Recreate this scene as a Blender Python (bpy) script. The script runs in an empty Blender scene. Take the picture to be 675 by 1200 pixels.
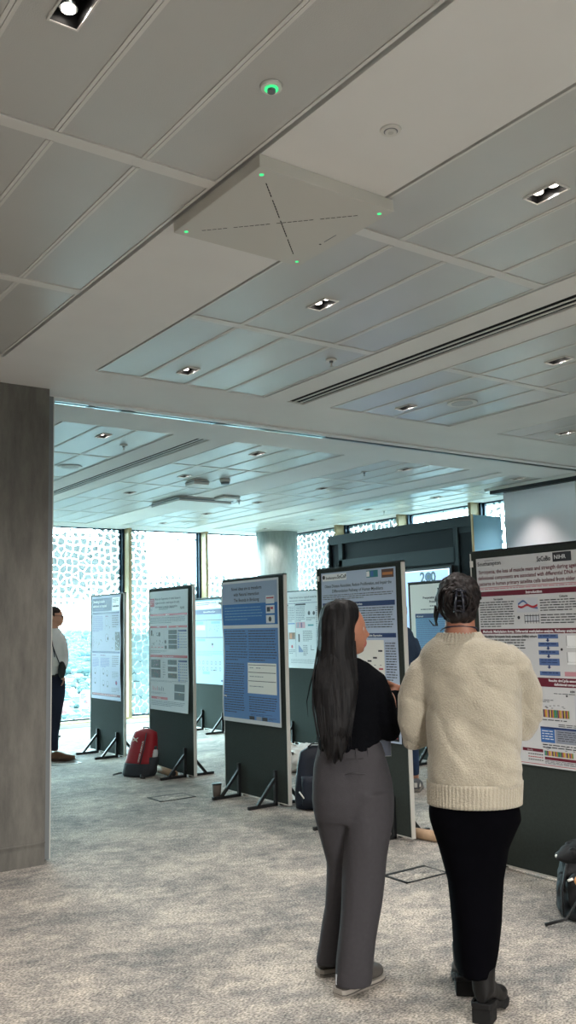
import bpy, bmesh, math, random
from mathutils import Vector, Matrix, noise
random.seed(7)
C = bpy.context.scene.collection
PI = math.pi

# ------------------------------------------------------------------ camera
F_PX, CAMZ = 1040.4, 1.5
yaw, pit, rol = [math.radians(a) for a in (35.858, 7.292, -1.389)]
FW = Vector((math.sin(yaw)*math.cos(pit), math.cos(yaw)*math.cos(pit), math.sin(pit)))
_r = FW.cross(Vector((0, 0, 1))).normalized(); _u = _r.cross(FW)
RT = math.cos(rol)*_r + math.sin(rol)*_u
UP = -math.sin(rol)*_r + math.cos(rol)*_u
CAM = Vector((0, 0, CAMZ))
cd = bpy.data.cameras.new('camera'); cam = bpy.data.objects.new('camera', cd); C.objects.link(cam)
M = Matrix.Identity(4)
for i in range(3):
    M[i][0] = RT[i]; M[i][1] = UP[i]; M[i][2] = -FW[i]; M[i][3] = CAM[i]
cam.matrix_world = M
cd.sensor_fit = 'VERTICAL'; cd.sensor_height = 24.0; cd.lens = F_PX/1200*24.0
cd.clip_start = 0.05; cd.clip_end = 9000
bpy.context.scene.camera = cam

def lin(r, g=None, b=None):
    if g is None: g = b = r
    def f(c):
        c /= 255.0
        return c/12.92 if c <= .04045 else ((c+.055)/1.055)**2.4
    return (f(r), f(g), f(b), 1)

# ------------------------------------------------------------------ materials
def base(name):
    m = bpy.data.materials.new(name); m.use_nodes = True
    nt = m.node_tree; b = nt.nodes['Principled BSDF']
    return m, nt, b
def mat(name, col, rough=.6, metal=0, var=.0, scale=20, bump=0, bscale=None, stretch=(1, 1, 1), spec=.5, emit=None, es=0, sheen=0):
    m, nt, b = base(name)
    b.inputs['Base Color'].default_value = col
    b.inputs['Roughness'].default_value = rough; b.inputs['Metallic'].default_value = metal
    b.inputs['Specular IOR Level'].default_value = spec
    if sheen: b.inputs['Sheen Weight'].default_value = sheen
    tc = nt.nodes.new('ShaderNodeTexCoord'); mp = nt.nodes.new('ShaderNodeMapping')
    mp.inputs['Scale'].default_value = stretch
    nt.links.new(tc.outputs['Object'], mp.inputs[0])
    if var:
        n = nt.nodes.new('ShaderNodeTexNoise'); n.inputs['Scale'].default_value = scale; n.inputs['Detail'].default_value = 5
        nt.links.new(mp.outputs[0], n.inputs['Vector'])
        r = nt.nodes.new('ShaderNodeValToRGB')
        r.color_ramp.elements[0].position = .3; r.color_ramp.elements[1].position = .7
        r.color_ramp.elements[0].color = tuple(max(0, c*(1-var)) for c in col[:3])+(1,)
        r.color_ramp.elements[1].color = tuple(min(1, c*(1+var)) for c in col[:3])+(1,)
        nt.links.new(n.outputs['Fac'], r.inputs[0]); nt.links.new(r.outputs[0], b.inputs['Base Color'])
    if bump:
        n2 = nt.nodes.new('ShaderNodeTexNoise'); n2.inputs['Scale'].default_value = bscale or scale*4; n2.inputs['Detail'].default_value = 4
        nt.links.new(mp.outputs[0], n2.inputs['Vector'])
        bp = nt.nodes.new('ShaderNodeBump'); bp.inputs['Strength'].default_value = bump; bp.inputs['Distance'].default_value = .01
        nt.links.new(n2.outputs['Fac'], bp.inputs['Height']); nt.links.new(bp.outputs[0], b.inputs['Normal'])
    if emit:
        b.inputs['Emission Color'].default_value = emit; b.inputs['Emission Strength'].default_value = es
    return m

M_plaster = mat('ceiling_plaster', lin(232, 231, 228), .85, var=.02, scale=3)
M_panel = mat('ceiling_metal', lin(196, 195, 191), .3, spec=.8, var=.03, scale=2, bump=.12, bscale=240)
M_bar = mat('ceiling_bar', lin(222, 220, 215), .5)
M_void = mat('void_black', lin(22, 23, 24), .9)
M_black = mat('black_plastic', lin(22, 23, 24), .5, var=.1, scale=30)
M_blackm = mat('black_metal', lin(20, 22, 24), .42)
M_chrome = mat('aluminium_rail', lin(225, 230, 230), .18, 1)
M_alu = mat('aluminium_trim', lin(205, 203, 196), .42, .25)
M_greytrim = mat('grey_frame', lin(120, 125, 128), .45, .3)
M_white = mat('white_plastic', lin(224, 222, 216), .5)
M_cass = mat('array_white', lin(205, 202, 194), .6)
M_green = mat('green_led', lin(40, 200, 110), .5, emit=lin(70, 255, 150), es=.42)
M_lamp = mat('lamp_glow', lin(255, 240, 225), .5, emit=(1, .9, .8, 1), es=3.5)
M_felt = mat('felt_green', lin(53, 59, 56), .95, var=.08, scale=60, bump=.15, bscale=400, spec=.2)
M_wood = mat('oak', lin(205, 180, 135), .5, var=.14, scale=6, stretch=(8, 8, .6))
M_mull = mat('dark_aluminium', lin(30, 48, 66), .4, .3)
M_paper = mat('poster_paper', lin(204, 205, 207), .55, var=.015, scale=3)
M_paperw = mat('poster_paper_cream', lin(232, 230, 222), .5)
M_skin = mat('skin_tan', lin(156, 106, 84), .5, var=.06, scale=30)
M_skin2 = mat('skin_light', lin(196, 145, 120), .5, var=.05, scale=30)
M_lips = mat('lips', lin(150, 75, 70), .4)
M_tube = mat('cardboard_tube', lin(168, 140, 112), .7, var=.08, scale=30)
M_screen = mat('projection_fabric', lin(238, 238, 242), .8)

def m_carpet():
    m, nt, b = base('carpet'); N = nt.nodes; L = nt.links
    tc = N.new('ShaderNodeTexCoord'); mp = N.new('ShaderNodeMapping'); mp.inputs['Rotation'].default_value = (0, 0, .62); mp.inputs['Scale'].default_value = (1.0, 1.15, 1)
    L.new(tc.outputs['Object'], mp.inputs[0])
    big = N.new('ShaderNodeTexNoise'); big.inputs['Scale'].default_value = 1.5; big.inputs['Detail'].default_value = 12; big.inputs['Roughness'].default_value = .74; big.inputs['Distortion'].default_value = 0
    L.new(mp.outputs[0], big.inputs['Vector'])
    r = N.new('ShaderNodeValToRGB'); e = r.color_ramp.elements
    e[0].position = .41; e[0].color = lin(122, 122, 121); e[1].position = .59; e[1].color = lin(194, 186, 175)
    x = e.new(.5); x.color = lin(158, 153, 147)
    med = N.new('ShaderNodeTexNoise'); med.inputs['Scale'].default_value = 11; med.inputs['Detail'].default_value = 8; med.inputs['Roughness'].default_value = .75
    mp3 = N.new('ShaderNodeMapping'); mp3.inputs['Rotation'].default_value = (0, 0, .62); mp3.inputs['Scale'].default_value = (.8, 1.25, 1)
    L.new(tc.outputs['Object'], mp3.inputs[0]); L.new(mp3.outputs[0], med.inputs['Vector'])
    mm = N.new('ShaderNodeMix'); mm.data_type = 'FLOAT'; mm.inputs[0].default_value = .45; L.new(big.outputs['Fac'], mm.inputs[2]); L.new(med.outputs['Fac'], mm.inputs[3])
    L.new(mm.outputs[0], r.inputs[0])
    v = N.new('ShaderNodeTexVoronoi'); v.inputs['Scale'].default_value = 2.0; v.distance = 'CHEBYCHEV'; v.inputs['Randomness'].default_value = 0
    L.new(tc.outputs['Object'], v.inputs['Vector'])
    fn = N.new('ShaderNodeTexNoise'); fn.inputs['Scale'].default_value = 130; fn.inputs['Detail'].default_value = 3
    mp2 = N.new('ShaderNodeMapping'); mp2.inputs['Rotation'].default_value = (0, 0, .62); mp2.inputs['Scale'].default_value = (.6, 1, 1)
    L.new(tc.outputs['Object'], mp2.inputs[0]); L.new(mp2.outputs[0], fn.inputs['Vector'])
    r2 = N.new('ShaderNodeValToRGB'); r2.color_ramp.elements[0].position = .36; r2.color_ramp.elements[0].color = (.42, .42, .42, 1)
    r2.color_ramp.elements[1].position = .66; r2.color_ramp.elements[1].color = (1.45, 1.42, 1.38, 1)
    L.new(fn.outputs['Fac'], r2.inputs[0])
    mx = N.new('ShaderNodeMix'); mx.data_type = 'RGBA'; mx.blend_type = 'MULTIPLY'; mx.inputs[0].default_value = 1
    L.new(r.outputs[0], mx.inputs[6]); L.new(r2.outputs[0], mx.inputs[7]); L.new(mx.outputs[2], b.inputs['Base Color'])
    b.inputs['Roughness'].default_value = .93; b.inputs['Specular IOR Level'].default_value = .25
    bp = N.new('ShaderNodeBump'); bp.inputs['Strength'].default_value = .5; bp.inputs['Distance'].default_value = .006
    L.new(fn.outputs['Fac'], bp.inputs['Height']); L.new(bp.outputs[0], b.inputs['Normal'])
    return m
M_carpet = m_carpet()

def m_concrete(name, c0, c1):
    m, nt, b = base(name); N = nt.nodes; L = nt.links
    tc = N.new('ShaderNodeTexCoord'); mp = N.new('ShaderNodeMapping'); mp.inputs['Scale'].default_value = (3, 3, .7)
    L.new(tc.outputs['Object'], mp.inputs[0])
    n = N.new('ShaderNodeTexNoise'); n.inputs['Scale'].default_value = 2.6; n.inputs['Detail'].default_value = 12; n.inputs['Roughness'].default_value = .7
    L.new(mp.outputs[0], n.inputs['Vector'])
    r = N.new('ShaderNodeValToRGB'); r.color_ramp.elements[0].position = .3; r.color_ramp.elements[0].color = c0
    r.color_ramp.elements[1].position = .72; r.color_ramp.elements[1].color = c1
    L.new(n.outputs['Fac'], r.inputs[0]); L.new(r.outputs[0], b.inputs['Base Color']); b.inputs['Roughness'].default_value = .8
    bp = N.new('ShaderNodeBump'); bp.inputs['Strength'].default_value = .25; bp.inputs['Distance'].default_value = .01
    L.new(n.outputs['Fac'], bp.inputs['Height']); L.new(bp.outputs[0], b.inputs['Normal'])
    return m
M_conc = m_concrete('concrete', lin(84, 82, 78), lin(124, 121, 114))
M_concl = m_concrete('concrete_column', lin(120, 128, 126), lin(160, 165, 162))

def m_glass(name, axis, blobs, seed):
    """clear glass with a printed pattern of irregular polygon dots; blobs = (u, z, ru, rz, strength) in metres"""
    m = bpy.data.materials.new(name); m.use_nodes = True; nt = m.node_tree; N = nt.nodes; L = nt.links
    N.clear()
    out = N.new('ShaderNodeOutputMaterial'); geo = N.new('ShaderNodeNewGeometry'); sp = N.new('ShaderNodeSeparateXYZ')
    L.new(geo.outputs['Position'], sp.inputs[0]); U = sp.outputs[axis]; Z = sp.outputs[2]
    def mt(op, a, b=None, c=None, clamp=False):
        n = N.new('ShaderNodeMath'); n.operation = op; n.use_clamp = clamp
        for i, q in enumerate((a, b, c)):
            if q is None: continue
            if isinstance(q, (int, float)): n.inputs[i].default_value = q
            else: L.new(q, n.inputs[i])
        return n.outputs[0]
    tot = None
    for (u, z, ru, rz, s) in blobs:
        a = mt('POWER', mt('DIVIDE', mt('ABSOLUTE', mt('SUBTRACT', U, u)), ru), 2.0)
        b = mt('POWER', mt('DIVIDE', mt('ABSOLUTE', mt('SUBTRACT', Z, z)), rz), 2.0)
        g = mt('MULTIPLY', mt('SUBTRACT', 1.0, mt('ADD', a, b), clamp=True), s)
        tot = g if tot is None else mt('MAXIMUM', tot, g)
    cb = N.new('ShaderNodeCombineXYZ'); L.new(U, cb.inputs[0]); L.new(Z, cb.inputs[1]); cb.inputs[2].default_value = 0
    v = N.new('ShaderNodeTexVoronoi'); v.voronoi_dimensions = '2D'; v.feature = 'DISTANCE_TO_EDGE'; v.inputs['Scale'].default_value = 9.0
    v.inputs['Randomness'].default_value = .75
    L.new(cb.outputs[0], v.inputs['Vector'])
    thr = mt('SUBTRACT', .42, mt('MULTIPLY', mt('POWER', tot, .36), .375))
    dot = mt('GREATER_THAN', v.outputs['Distance'], thr)
    tr = N.new('ShaderNodeBsdfTransparent'); tr.inputs[0].default_value = (.76, .95, .98, 1)
    gl = N.new('ShaderNodeBsdfGlossy'); gl.inputs['Roughness'].default_value = .03; gl.inputs[0].default_value = (1, 1, 1, 1)
    m1 = N.new('ShaderNodeMixShader'); m1.inputs[0].default_value = .04; L.new(tr.outputs[0], m1.inputs[1]); L.new(gl.outputs[0], m1.inputs[2])
    tl = N.new('ShaderNodeBsdfTranslucent'); tl.inputs[0].default_value = (.018, .031, .034, 1)
    df = N.new('ShaderNodeBsdfDiffuse'); df.inputs[0].default_value = (.3, .36, .38, 1)
    m2 = N.new('ShaderNodeAddShader'); L.new(tl.outputs[0], m2.inputs[0]); L.new(df.outputs[0], m2.inputs[1])
    tr2 = N.new('ShaderNodeBsdfTransparent'); tr2.inputs[0].default_value = (.85, 1, 1, 1)
    m2b = N.new('ShaderNodeMixShader'); m2b.inputs[0].default_value = .1; L.new(m2.outputs[0], m2b.inputs[1]); L.new(tr2.outputs[0], m2b.inputs[2])
    m3 = N.new('ShaderNodeMixShader'); L.new(dot, m3.inputs[0]); L.new(m1.outputs[0], m3.inputs[1]); L.new(m2b.outputs[0], m3.inputs[2])
    L.new(m3.outputs[0], out.inputs[0])
    return m

# ------------------------------------------------------------------ mesh helpers
WS = bpy.data.scenes.new('workshop')
def evaluated(o):
    WS.collection.objects.link(o); vl = WS.view_layers[0]; vl.update()
    me = bpy.data.meshes.new_from_object(o.evaluated_get(vl.depsgraph)); WS.collection.objects.unlink(o); return me
class MB:
    def __init__(s): s.bm = bmesh.new(); s.mats = []
    def mi(s, m):
        if m not in s.mats: s.mats.append(m)
        return s.mats.index(m)
    def face(s, pts, m, smooth=False):
        vs = [s.bm.verts.new(p) for p in pts]
        f = s.bm.faces.new(vs); f.material_index = s.mi(m); f.smooth = smooth; return f
    def box(s, lo, hi, m, R=None, O=None):
        x0, y0, z0 = lo; x1, y1, z1 = hi
        P = [Vector(p) for p in ((x0,y0,z0),(x1,y0,z0),(x1,y1,z0),(x0,y1,z0),(x0,y0,z1),(x1,y0,z1),(x1,y1,z1),(x0,y1,z1))]
        if R is not None: P = [R @ p for p in P]
        if O is not None: P = [p+Vector(O) for p in P]
        v = [s.bm.verts.new(p) for p in P]; k = s.mi(m)
        for q in ((0,3,2,1),(4,5,6,7),(0,1,5,4),(1,2,6,5),(2,3,7,6),(3,0,4,7)):
            f = s.bm.faces.new([v[i] for i in q]); f.material_index = k
    def rings(s, rings, m, smooth=True, cap=True, closed=True):
        k = s.mi(m); prev = None; first = None
        for r in rings:
            vs = [s.bm.verts.new(p) for p in r]
            if prev:
                n = len(vs)
                for i in range(n if closed else n-1):
                    f = s.bm.faces.new((prev[i], prev[(i+1) % n], vs[(i+1) % n], vs[i])); f.material_index = k; f.smooth = smooth
            else: first = vs
            prev = vs
        if cap:
            for q in (list(reversed(first)), prev):
                f = s.bm.faces.new(q); f.material_index = k
    def tube(s, pts, rad, m, n=12, flat=1.0, smooth=True):
        pts = [Vector(p) for p in pts]
        if not hasattr(rad, '__len__'): rad = [rad]*len(pts)
        rr = []; A = None
        for i, p in enumerate(pts):
            t = (pts[min(i+1, len(pts)-1)]-pts[max(i-1, 0)]).normalized()
            if A is None:
                A = t.orthogonal().normalized()
            A = (A-t*A.dot(t)).normalized(); B = t.cross(A)
            rr.append([p+A*rad[i]*math.cos(a)+B*rad[i]*flat*math.sin(a) for a in [2*PI*j/n for j in range(n)]])
        s.rings(rr, m, smooth)
    def cyl(s, c, r, z0, z1, m, n=24, r1=None, axis=2):
        r1 = r if r1 is None else r1
        def P(rr, z, a):
            q = [rr*math.cos(a), rr*math.sin(a), z]
            if axis == 0: q = [q[2], q[0], q[1]]
            if axis == 1: q = [q[1], q[2], q[0]]
            return Vector(q)+Vector(c)
        s.rings([[P(r, z0, 2*PI*j/n) for j in range(n)], [P(r1, z1, 2*PI*j/n) for j in range(n)]], m)
    def sphere(s, c, rad, m, n=16, R=None):
        if not hasattr(rad, '__len__'): rad = (rad,)*3
        rr = []
        for i in range(1, n):
            t = PI*i/n
            ring = []
            for j in range(2*n):
                a = 2*PI*j/(2*n); p = Vector((rad[0]*math.sin(t)*math.cos(a), rad[1]*math.sin(t)*math.sin(a), -rad[2]*math.cos(t)))
                if R is not None: p = R @ p
                ring.append(p+Vector(c))
            rr.append(ring)
        s.rings(rr, m)
    def mesh(s, name):
        bmesh.ops.recalc_face_normals(s.bm, faces=s.bm.faces)
        me = bpy.data.meshes.new(name); s.bm.to_mesh(me); s.bm.free()
        for m in s.mats: me.materials.append(m)
        return me
    def build(s, name, parent=None, bevel=0, auto=None):
        o = bpy.data.objects.new(name, s.mesh(name)); C.objects.link(o)
        if parent:
            o.parent = parent; par_fix(o, parent)
        if bevel:
            b = o.modifiers.new('bevel', 'BEVEL'); b.width = bevel; b.segments = 2; b.limit_method = 'ANGLE'
        return o
WORLD = {}
def pw(o):
    m = Matrix.LocRotScale(o.location, o.rotation_euler, o.scale)
    return pw(o.parent) @ m if o.parent else m
def par_fix(o, parent):
    # geometry was written in world coordinates: bring it into the parent's space
    if not parent.get('_local'):
        o.data.transform(pw(parent).inverted())
def tag(o, label, cat, group=None, kind=None):
    o['label'] = label; o['category'] = cat
    if group: o['group'] = group
    if kind: o['kind'] = kind
    return o
def thing(name, loc, label, cat, group=None):
    o = bpy.data.objects.new(name, None); C.objects.link(o); o.location = loc; o.empty_display_size = .1
    return tag(o, label, cat, group)
def struct(mb, name, label=None, parent=None):
    o = mb.build(name, parent)
    if not parent: o['kind'] = 'structure'
    if label: o['label'] = label
    return o
def dup(root, loc, label, rotz=None):
    r = root.copy(); C.objects.link(r); r.location = loc; r['label'] = label
    if rotz is not None: r.rotation_euler = (0, 0, rotz)
    for ch in list(root.children):
        c = ch.copy(); C.objects.link(c); c.parent = r
        for g in list(ch.children):
            d = g.copy(); C.objects.link(d); d.parent = c
    return r

# ------------------------------------------------------------------ room shell
CZ = 3.17
X0, X1, Y0, Y1 = -3.0, 9.55, -3.0, 13.62
f = MB(); f.box((X0-.2, Y0-.2, -.1), (X1+.6, Y1+.3, 0), M_carpet); struct(f, 'floor', 'mottled beige and grey carpet tile floor')

DL_NEAR = [(.85, y) for y in (-.8, .66, 2.11, 3.57, 5.0)] + [(2.8, y) for y in (-.8, .64, 2.08, 3.52, 4.95)] + [(4.74, y) for y in (.64, 2.08, 3.505, 4.95)] + [(6.66, y) for y in (3.45, 4.91)]
DL_FAR = [(3.14, 7.05), (4.76, 7.08), (4.76, 8.53), (4.76, 9.9), (6.68, 7.03), (6.7, 8.53), (6.68, 9.93), (6.65, 11.26), (6.62, 12.57), (8.6, 8.46), (8.56, 9.83), (8.56, 11.2), (8.6, 12.6), (8.34, 6.86)]
DW, DH = .082, .152
holes = [(x-DW/2, y-DH/2, x+DW/2, y+DH/2) for x, y in DL_NEAR+DL_FAR]
def cut(rect, hs):
    out = [rect]
    for h in hs:
        nxt = []
        for (a, b, c, d) in out:
            if h[2] <= a or h[0] >= c or h[3] <= b or h[1] >= d: nxt.append((a, b, c, d)); continue
            if h[0] > a: nxt.append((a, b, h[0], d))
            if h[2] < c: nxt.append((h[2], b, c, d))
            x0, x1 = max(a, h[0]), min(c, h[2])
            if h[1] > b: nxt.append((x0, b, x1, h[1]))
            if h[3] < d: nxt.append((x0, h[3], x1, d))
        out = nxt
    return out
zones = []  # x0,x1,y0,y1,joint xs
def js(x0, x1, n): return [x0+(x1-x0)*i/n for i in range(1, n)]
YN = 5.265
ZN = [(-2.87, 1.69, -2.9, YN, 14), (2.28, 3.617, -2.9, YN, 4), (4.223, 5.54, -2.9, YN, 4), (6.15, 7.45, -2.9, YN, 4), (8.05, 9.4, -2.9, YN, 4)]
YF0, YF1 = 6.70, 13.1
ZF = [(-.6, 1.7, YF0, YF1, 7), (2.62, 3.64, YF0, YF1, 3), (4.25, 5.56, YF0, YF1, 4), (6.13, 7.35, YF0, YF1, 4), (8.05, 9.3, YF0, YF1, 4)]
slots = [(3.83, 3.995, -2.9, 5.29), (7.68, 7.82, -2.9, 5.29), (3.895, 4.035, 6.74, 13.0), (7.77, 7.85, 6.66, 13.0)]
cl = MB()
open_ = [(z[0], z[2], z[1], z[3]) for z in ZN+ZF] + [(s[0], s[2], s[1], s[3]) for s in slots] + [(2.2, 6.075, 9.5, 6.19)]
for r in cut((X0, Y0, X1+.4, Y1), open_+holes):
    cl.box((r[0], r[1], CZ), (r[2], r[3], CZ+.03), M_plaster)
cl.box((X0, Y0, CZ+.14), (X1+.4, Y1+.2, CZ+.2), M_void)
def zone(x0, x1, y0, y1, n, ybars):
    t = .012
    # perimeter trim
    for q in cut((x0, y0, x1, y1), holes): cl.box((q[0], q[1], CZ+.021), (q[2], q[3], CZ+.024), M_void)  # black sheet close above the panels, painting the shade seen in the gaps
    for r in ((x0+.018, y0+.004, x0+.018+t, y1-.004), (x1-.018-t, y0+.004, x1-.018, y1-.004), (x0+.03, y0+.004, x1-.03, y0+.016), (x0+.03, y1-.016, x1-.03, y1-.004)):
        cl.box((r[0], r[1], CZ+.002), (r[2], r[3], CZ+.02), M_bar)
    xs = [x0+.031]+js(x0, x1, n)+[x1-.031]; ys = [y0+.018]+ybars+[y1-.018]
    for j in range(len(ys)-1):
        ya = ys[j]+(.034 if j else .002); yb = ys[j+1]-(.034 if j < len(ys)-2 else .002)
        for i in range(len(xs)-1):
            xa = xs[i]+(.0140 if i else .001); xb = xs[i+1]-(.0140 if i < len(xs)-2 else .001)
            for r in cut((xa, ya, xb, yb), holes): cl.box((r[0], r[1], CZ+.005), (r[2], r[3], CZ+.02), M_panel)
        for xj in xs[1:-1]:
            for r in ((xj-.0135, ya, xj-.0012, yb), (xj+.0012, ya, xj+.0135, yb)):
                for q in cut(r, holes): cl.box((q[0], q[1], CZ+.001), (q[2], q[3], CZ+.02), M_bar)
    for yb in ybars:
        cl.box((x0+.031, yb-.03, CZ+.001), (x1-.031, yb+.03, CZ+.02), M_bar)
nb = [-2.445, -1.145, .155, 1.45, 2.745, 4.04]
for z in ZN: zone(*z, nb)
for z in ZF: zone(*z, [7.95, 9.25, 10.55, 11.85])
cl.box((X0, Y0, CZ+.10), (X1+.4, Y1, CZ+.11), M_void)
for (a, b, c, d) in slots:
    w = b-a; nn = 3 if w > .1 else 2
    cl.box((a, c, CZ+.013), (b, d, CZ+.016), M_void); cl.box((a, c, CZ+.002), (a+.006, d, CZ+.05), M_bar); cl.box((b-.006, c, CZ+.002), (b, d, CZ+.05), M_bar)  # black sheet paints the shade inside the slot, then its edge bars
    cl.box((a, d-.006, CZ+.002), (b, d, CZ+.05), M_bar); cl.box((a, c, CZ+.002), (b, c+.006, CZ+.05), M_bar)
    for k in range(1, nn):
        x = a+w*k/nn; cl.box((x-.008, c, CZ+.001), (x+.008, d, CZ+.006), M_bar)
ceil = struct(cl, 'ceiling', 'grey metal tile and white plaster ceiling')
M_rail = mat('track_rail', lin(150, 155, 155), .3, .8, var=.35, scale=1.2)
tk = MB()
tk.box((2.2, 5.985, CZ-.012), (9.5, 6.07, CZ-.0005), M_plaster)
tk.box((2.2, 6.082, CZ-.004), (9.5, 6.100, CZ+.02), M_rail); tk.box((2.2, 6.145, CZ-.004), (9.5, 6.165, CZ+.02), M_rail)
for xa, xb in ((2.27, 2.60), (2.66, 2.88), (2.98, 3.72), (3.80, 4.85)):
    tk.box((xa, 6.080, CZ-.006), (xb, 6.104, CZ-.003), M_chrome); tk.box((xa, 6.141, CZ-.006), (xb, 6.168, CZ-.003), M_chrome)
struct(tk, 'trim_1', 'aluminium track for the folding wall across the ceiling')
# concrete wall end and partition post
w = MB(); w.box((X0, 5.825, 0), (2.192, 6.28, CZ), M_conc)
w.box((X0, 5.818, .135), (2.192, 5.826, .145), M_conc); struct(w, 'wall_left', 'grey board-marked concrete wall end')
w = MB(); w.box((2.195, 5.90, .01), (2.25, 6.22, CZ-.03), M_greytrim); w.box((2.25, 5.90, .01), (2.257, 5.915, CZ-.03), M_alu); struct(w, 'trim_2', 'grey metal post of the folding wall')
w = MB(); w.box((X0-.2, Y0-.2, 0), (X0, Y1+.2, CZ+.2), M_plaster); struct(w, 'wall_side')
w = MB(); w.box((X0, Y0-.2, 0), (.5, Y0, CZ+.2), M_plaster); w.box((2.0, Y0-.2, 0), (X1+.4, Y0, CZ+.2), M_plaster); w.box((.5, Y0-.2, 0), (2.0, Y0, .3), M_plaster); w.box((.5, Y0-.2, 2.95), (2.0, Y0, CZ+.2), M_plaster); struct(w, 'wall_back')  # middle gap is the opening for the added rear window
def added_window_glass():
    m = bpy.data.materials.new('added_window_glass'); m.use_nodes = True; nt = m.node_tree; nt.nodes.clear()
    a = nt.nodes.new('ShaderNodeBsdfTransparent'); a.inputs[0].default_value = (.97, .95, .92, 1); b = nt.nodes.new('ShaderNodeBsdfGlossy'); b.inputs['Roughness'].default_value = .02
    x = nt.nodes.new('ShaderNodeMixShader'); x.inputs[0].default_value = .05; o = nt.nodes.new('ShaderNodeOutputMaterial')
    nt.links.new(a.outputs[0], x.inputs[1]); nt.links.new(b.outputs[0], x.inputs[2]); nt.links.new(x.outputs[0], o.inputs[0]); return m
M_clear = added_window_glass()
for i in range(1):  # added window, out of view, put in to brighten the near area
    a = .5+1.5*i; f = MB(); f.box((a, Y0-.12, .3), (a+.05, Y0-.04, 2.95), M_mull); f.box((a, Y0-.12, .3), (a+1.5, Y0-.04, .35), M_mull); f.box((a, Y0-.12, 2.9), (a+1.5, Y0-.04, 2.95), M_mull)
    o = struct(f, 'window_%d' % (20+i)); g = MB(); g.box((a+.05, Y0-.085, .35), (a+1.5, Y0-.078, 2.9), M_clear); g.build('glass_pane', o)
M_darkwall = mat('dark_wall', lin(62, 66, 66), .8, var=.04)
w = MB(); w.box((X1, Y0, 0), (X1+.2, 6.98, CZ+.2), M_darkwall); struct(w, 'wall_right')
w = MB(); w.box((X0, Y1-.05, 0), (2.0, Y1+.15, CZ+.2), M_plaster); struct(w, 'wall_far')
w = MB(); w.box((-2.98, -3.0, 0), (X1, -2.98, .1), M_greytrim); struct(w, 'baseboard_back')

# windows -------------------------------------------------
YW = 13.60; XW = 9.58; SILL = .085
s = MB(); s.box((2.0, YW-.16, 0), (XW, YW+.1, SILL-.02), M_white); s.box((2.0, YW-.17, SILL-.02), (XW, YW+.1, SILL), M_wood); struct(s, 'trim_3', 'pale wood window sill along the far windows')
s = MB(); s.box((XW-.16, 7.0, 0), (XW+.1, YW, SILL-.02), M_white); s.box((XW-.17, 7.0, SILL-.02), (XW+.1, YW-.17, SILL), M_wood); struct(s, 'trim_4', 'pale wood window sill along the right windows')
fins1 = [2.02, 3.47, 4.95, 6.42, 7.89]; fins2 = [7.1, 8.57, 10.06, 11.6]
frit1 = {0: [(2.7, 1.5, 1.2, 1.2, .9)], 1: [(4.2, 2.4, 1.5, .6, 1)], 2: [(5.2, 2.52, 1.6, .62, 1), (6.35, 2.75, .5, .75, .8), (6.2, .2, .3, .3, .2)],
         3: [(6.55, 1.9, .40, 2.1, 1), (6.9, .8, .55, 1.6, .9), (7.3, 1.8, .9, .62, .85), (7.85, 1.5, .5, .75, .6)],
         4: [(8.3, 1.85, .6, .6, .7), (8.6, 1.0, .9, .9, .8)]}
frit2 = {0: [(7.7, 2.8, .8, .6, .4)], 1: [(9.2, 1.5, .8, .6, .8)], 2: [(10.7, 3.0, 1.1, .5, .9), (10.2, 2.2, .6, .8, .6)],
         3: [(12.5, 2.6, 1.15, 1.4, 1), (12.9, 1.6, .9, 1.6, 1)]}
nfin = 0
M_fin = mat('fin_timber', lin(150, 128, 92), .55, var=.14, scale=6, stretch=(8, 8, .6))
def fin(x0, y0, x1, y1, dark):
    global nfin
    nfin += 1
    m = MB(); m.box((x0, y0, SILL), (x1, y1, CZ), M_fin); m.box(dark[0], dark[1], M_mull)
    struct(m, 'trim_%d' % (4+nfin), 'pale wood window fin with dark blue glazing bar')
for x in fins1: fin(x, YW-.20, x+.055, YW, ((x-.035, YW-.03, SILL), (x+.09, YW+.06, CZ)))
for y in fins2: fin(XW-.20, y, XW, y+.055, ((XW-.03, y-.035, SILL), (XW+.06, y+.09, CZ)))
ends1 = fins1+[9.55]; ends2 = fins2+[13.3]
k = 0
for i in range(len(fins1)):
    k += 1; a, b = ends1[i]+.06, ends1[i+1]-.03
    fr = MB()
    for lo, hi in (((a, YW+.02, SILL), (b, YW+.06, SILL+.03)), ((a, YW+.02, CZ-.02), (b, YW+.06, CZ+.05)), ((a, YW+.02, SILL), (a+.03, YW+.06, CZ)), ((b-.03, YW+.02, SILL), (b, YW+.06, CZ))): fr.box(lo, hi, M_mull)
    o = struct(fr, 'window_%d' % k)
    g = MB(); g.box((a, YW+.036, SILL+.03), (b, YW+.044, CZ), m_glass('frit_glass_%d' % k, 0, frit1[i], k)); g.build('glass_pane', o)
for i in range(len(fins2)):
    k += 1; a, b = ends2[i]+.06, ends2[i+1]-.03
    fr = MB()
    for lo, hi in (((XW+.02, a, SILL), (XW+.06, b, SILL+.03)), ((XW+.02, a, CZ-.02), (XW+.06, b, CZ+.05)), ((XW+.02, a, SILL), (XW+.06, a+.03, CZ)), ((XW+.02, b-.03, SILL), (XW+.06, b, CZ))): fr.box(lo, hi, M_mull)
    o = struct(fr, 'window_%d' % k)
    g = MB(); g.box((XW+.036, a, SILL+.03), (XW+.044, b, CZ), m_glass('frit_glass_%d' % k, 1, frit2[i], k)); g.build('glass_pane', o)
c = MB(); c.cyl((9.12, 12.98, 0), .37, 0, CZ, M_concl, 48); c.cyl((9.12, 12.98, 0), .385, CZ-.012, CZ-.0005, M_plaster, 48); struct(c, 'column', 'round concrete column in the far corner')

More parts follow.
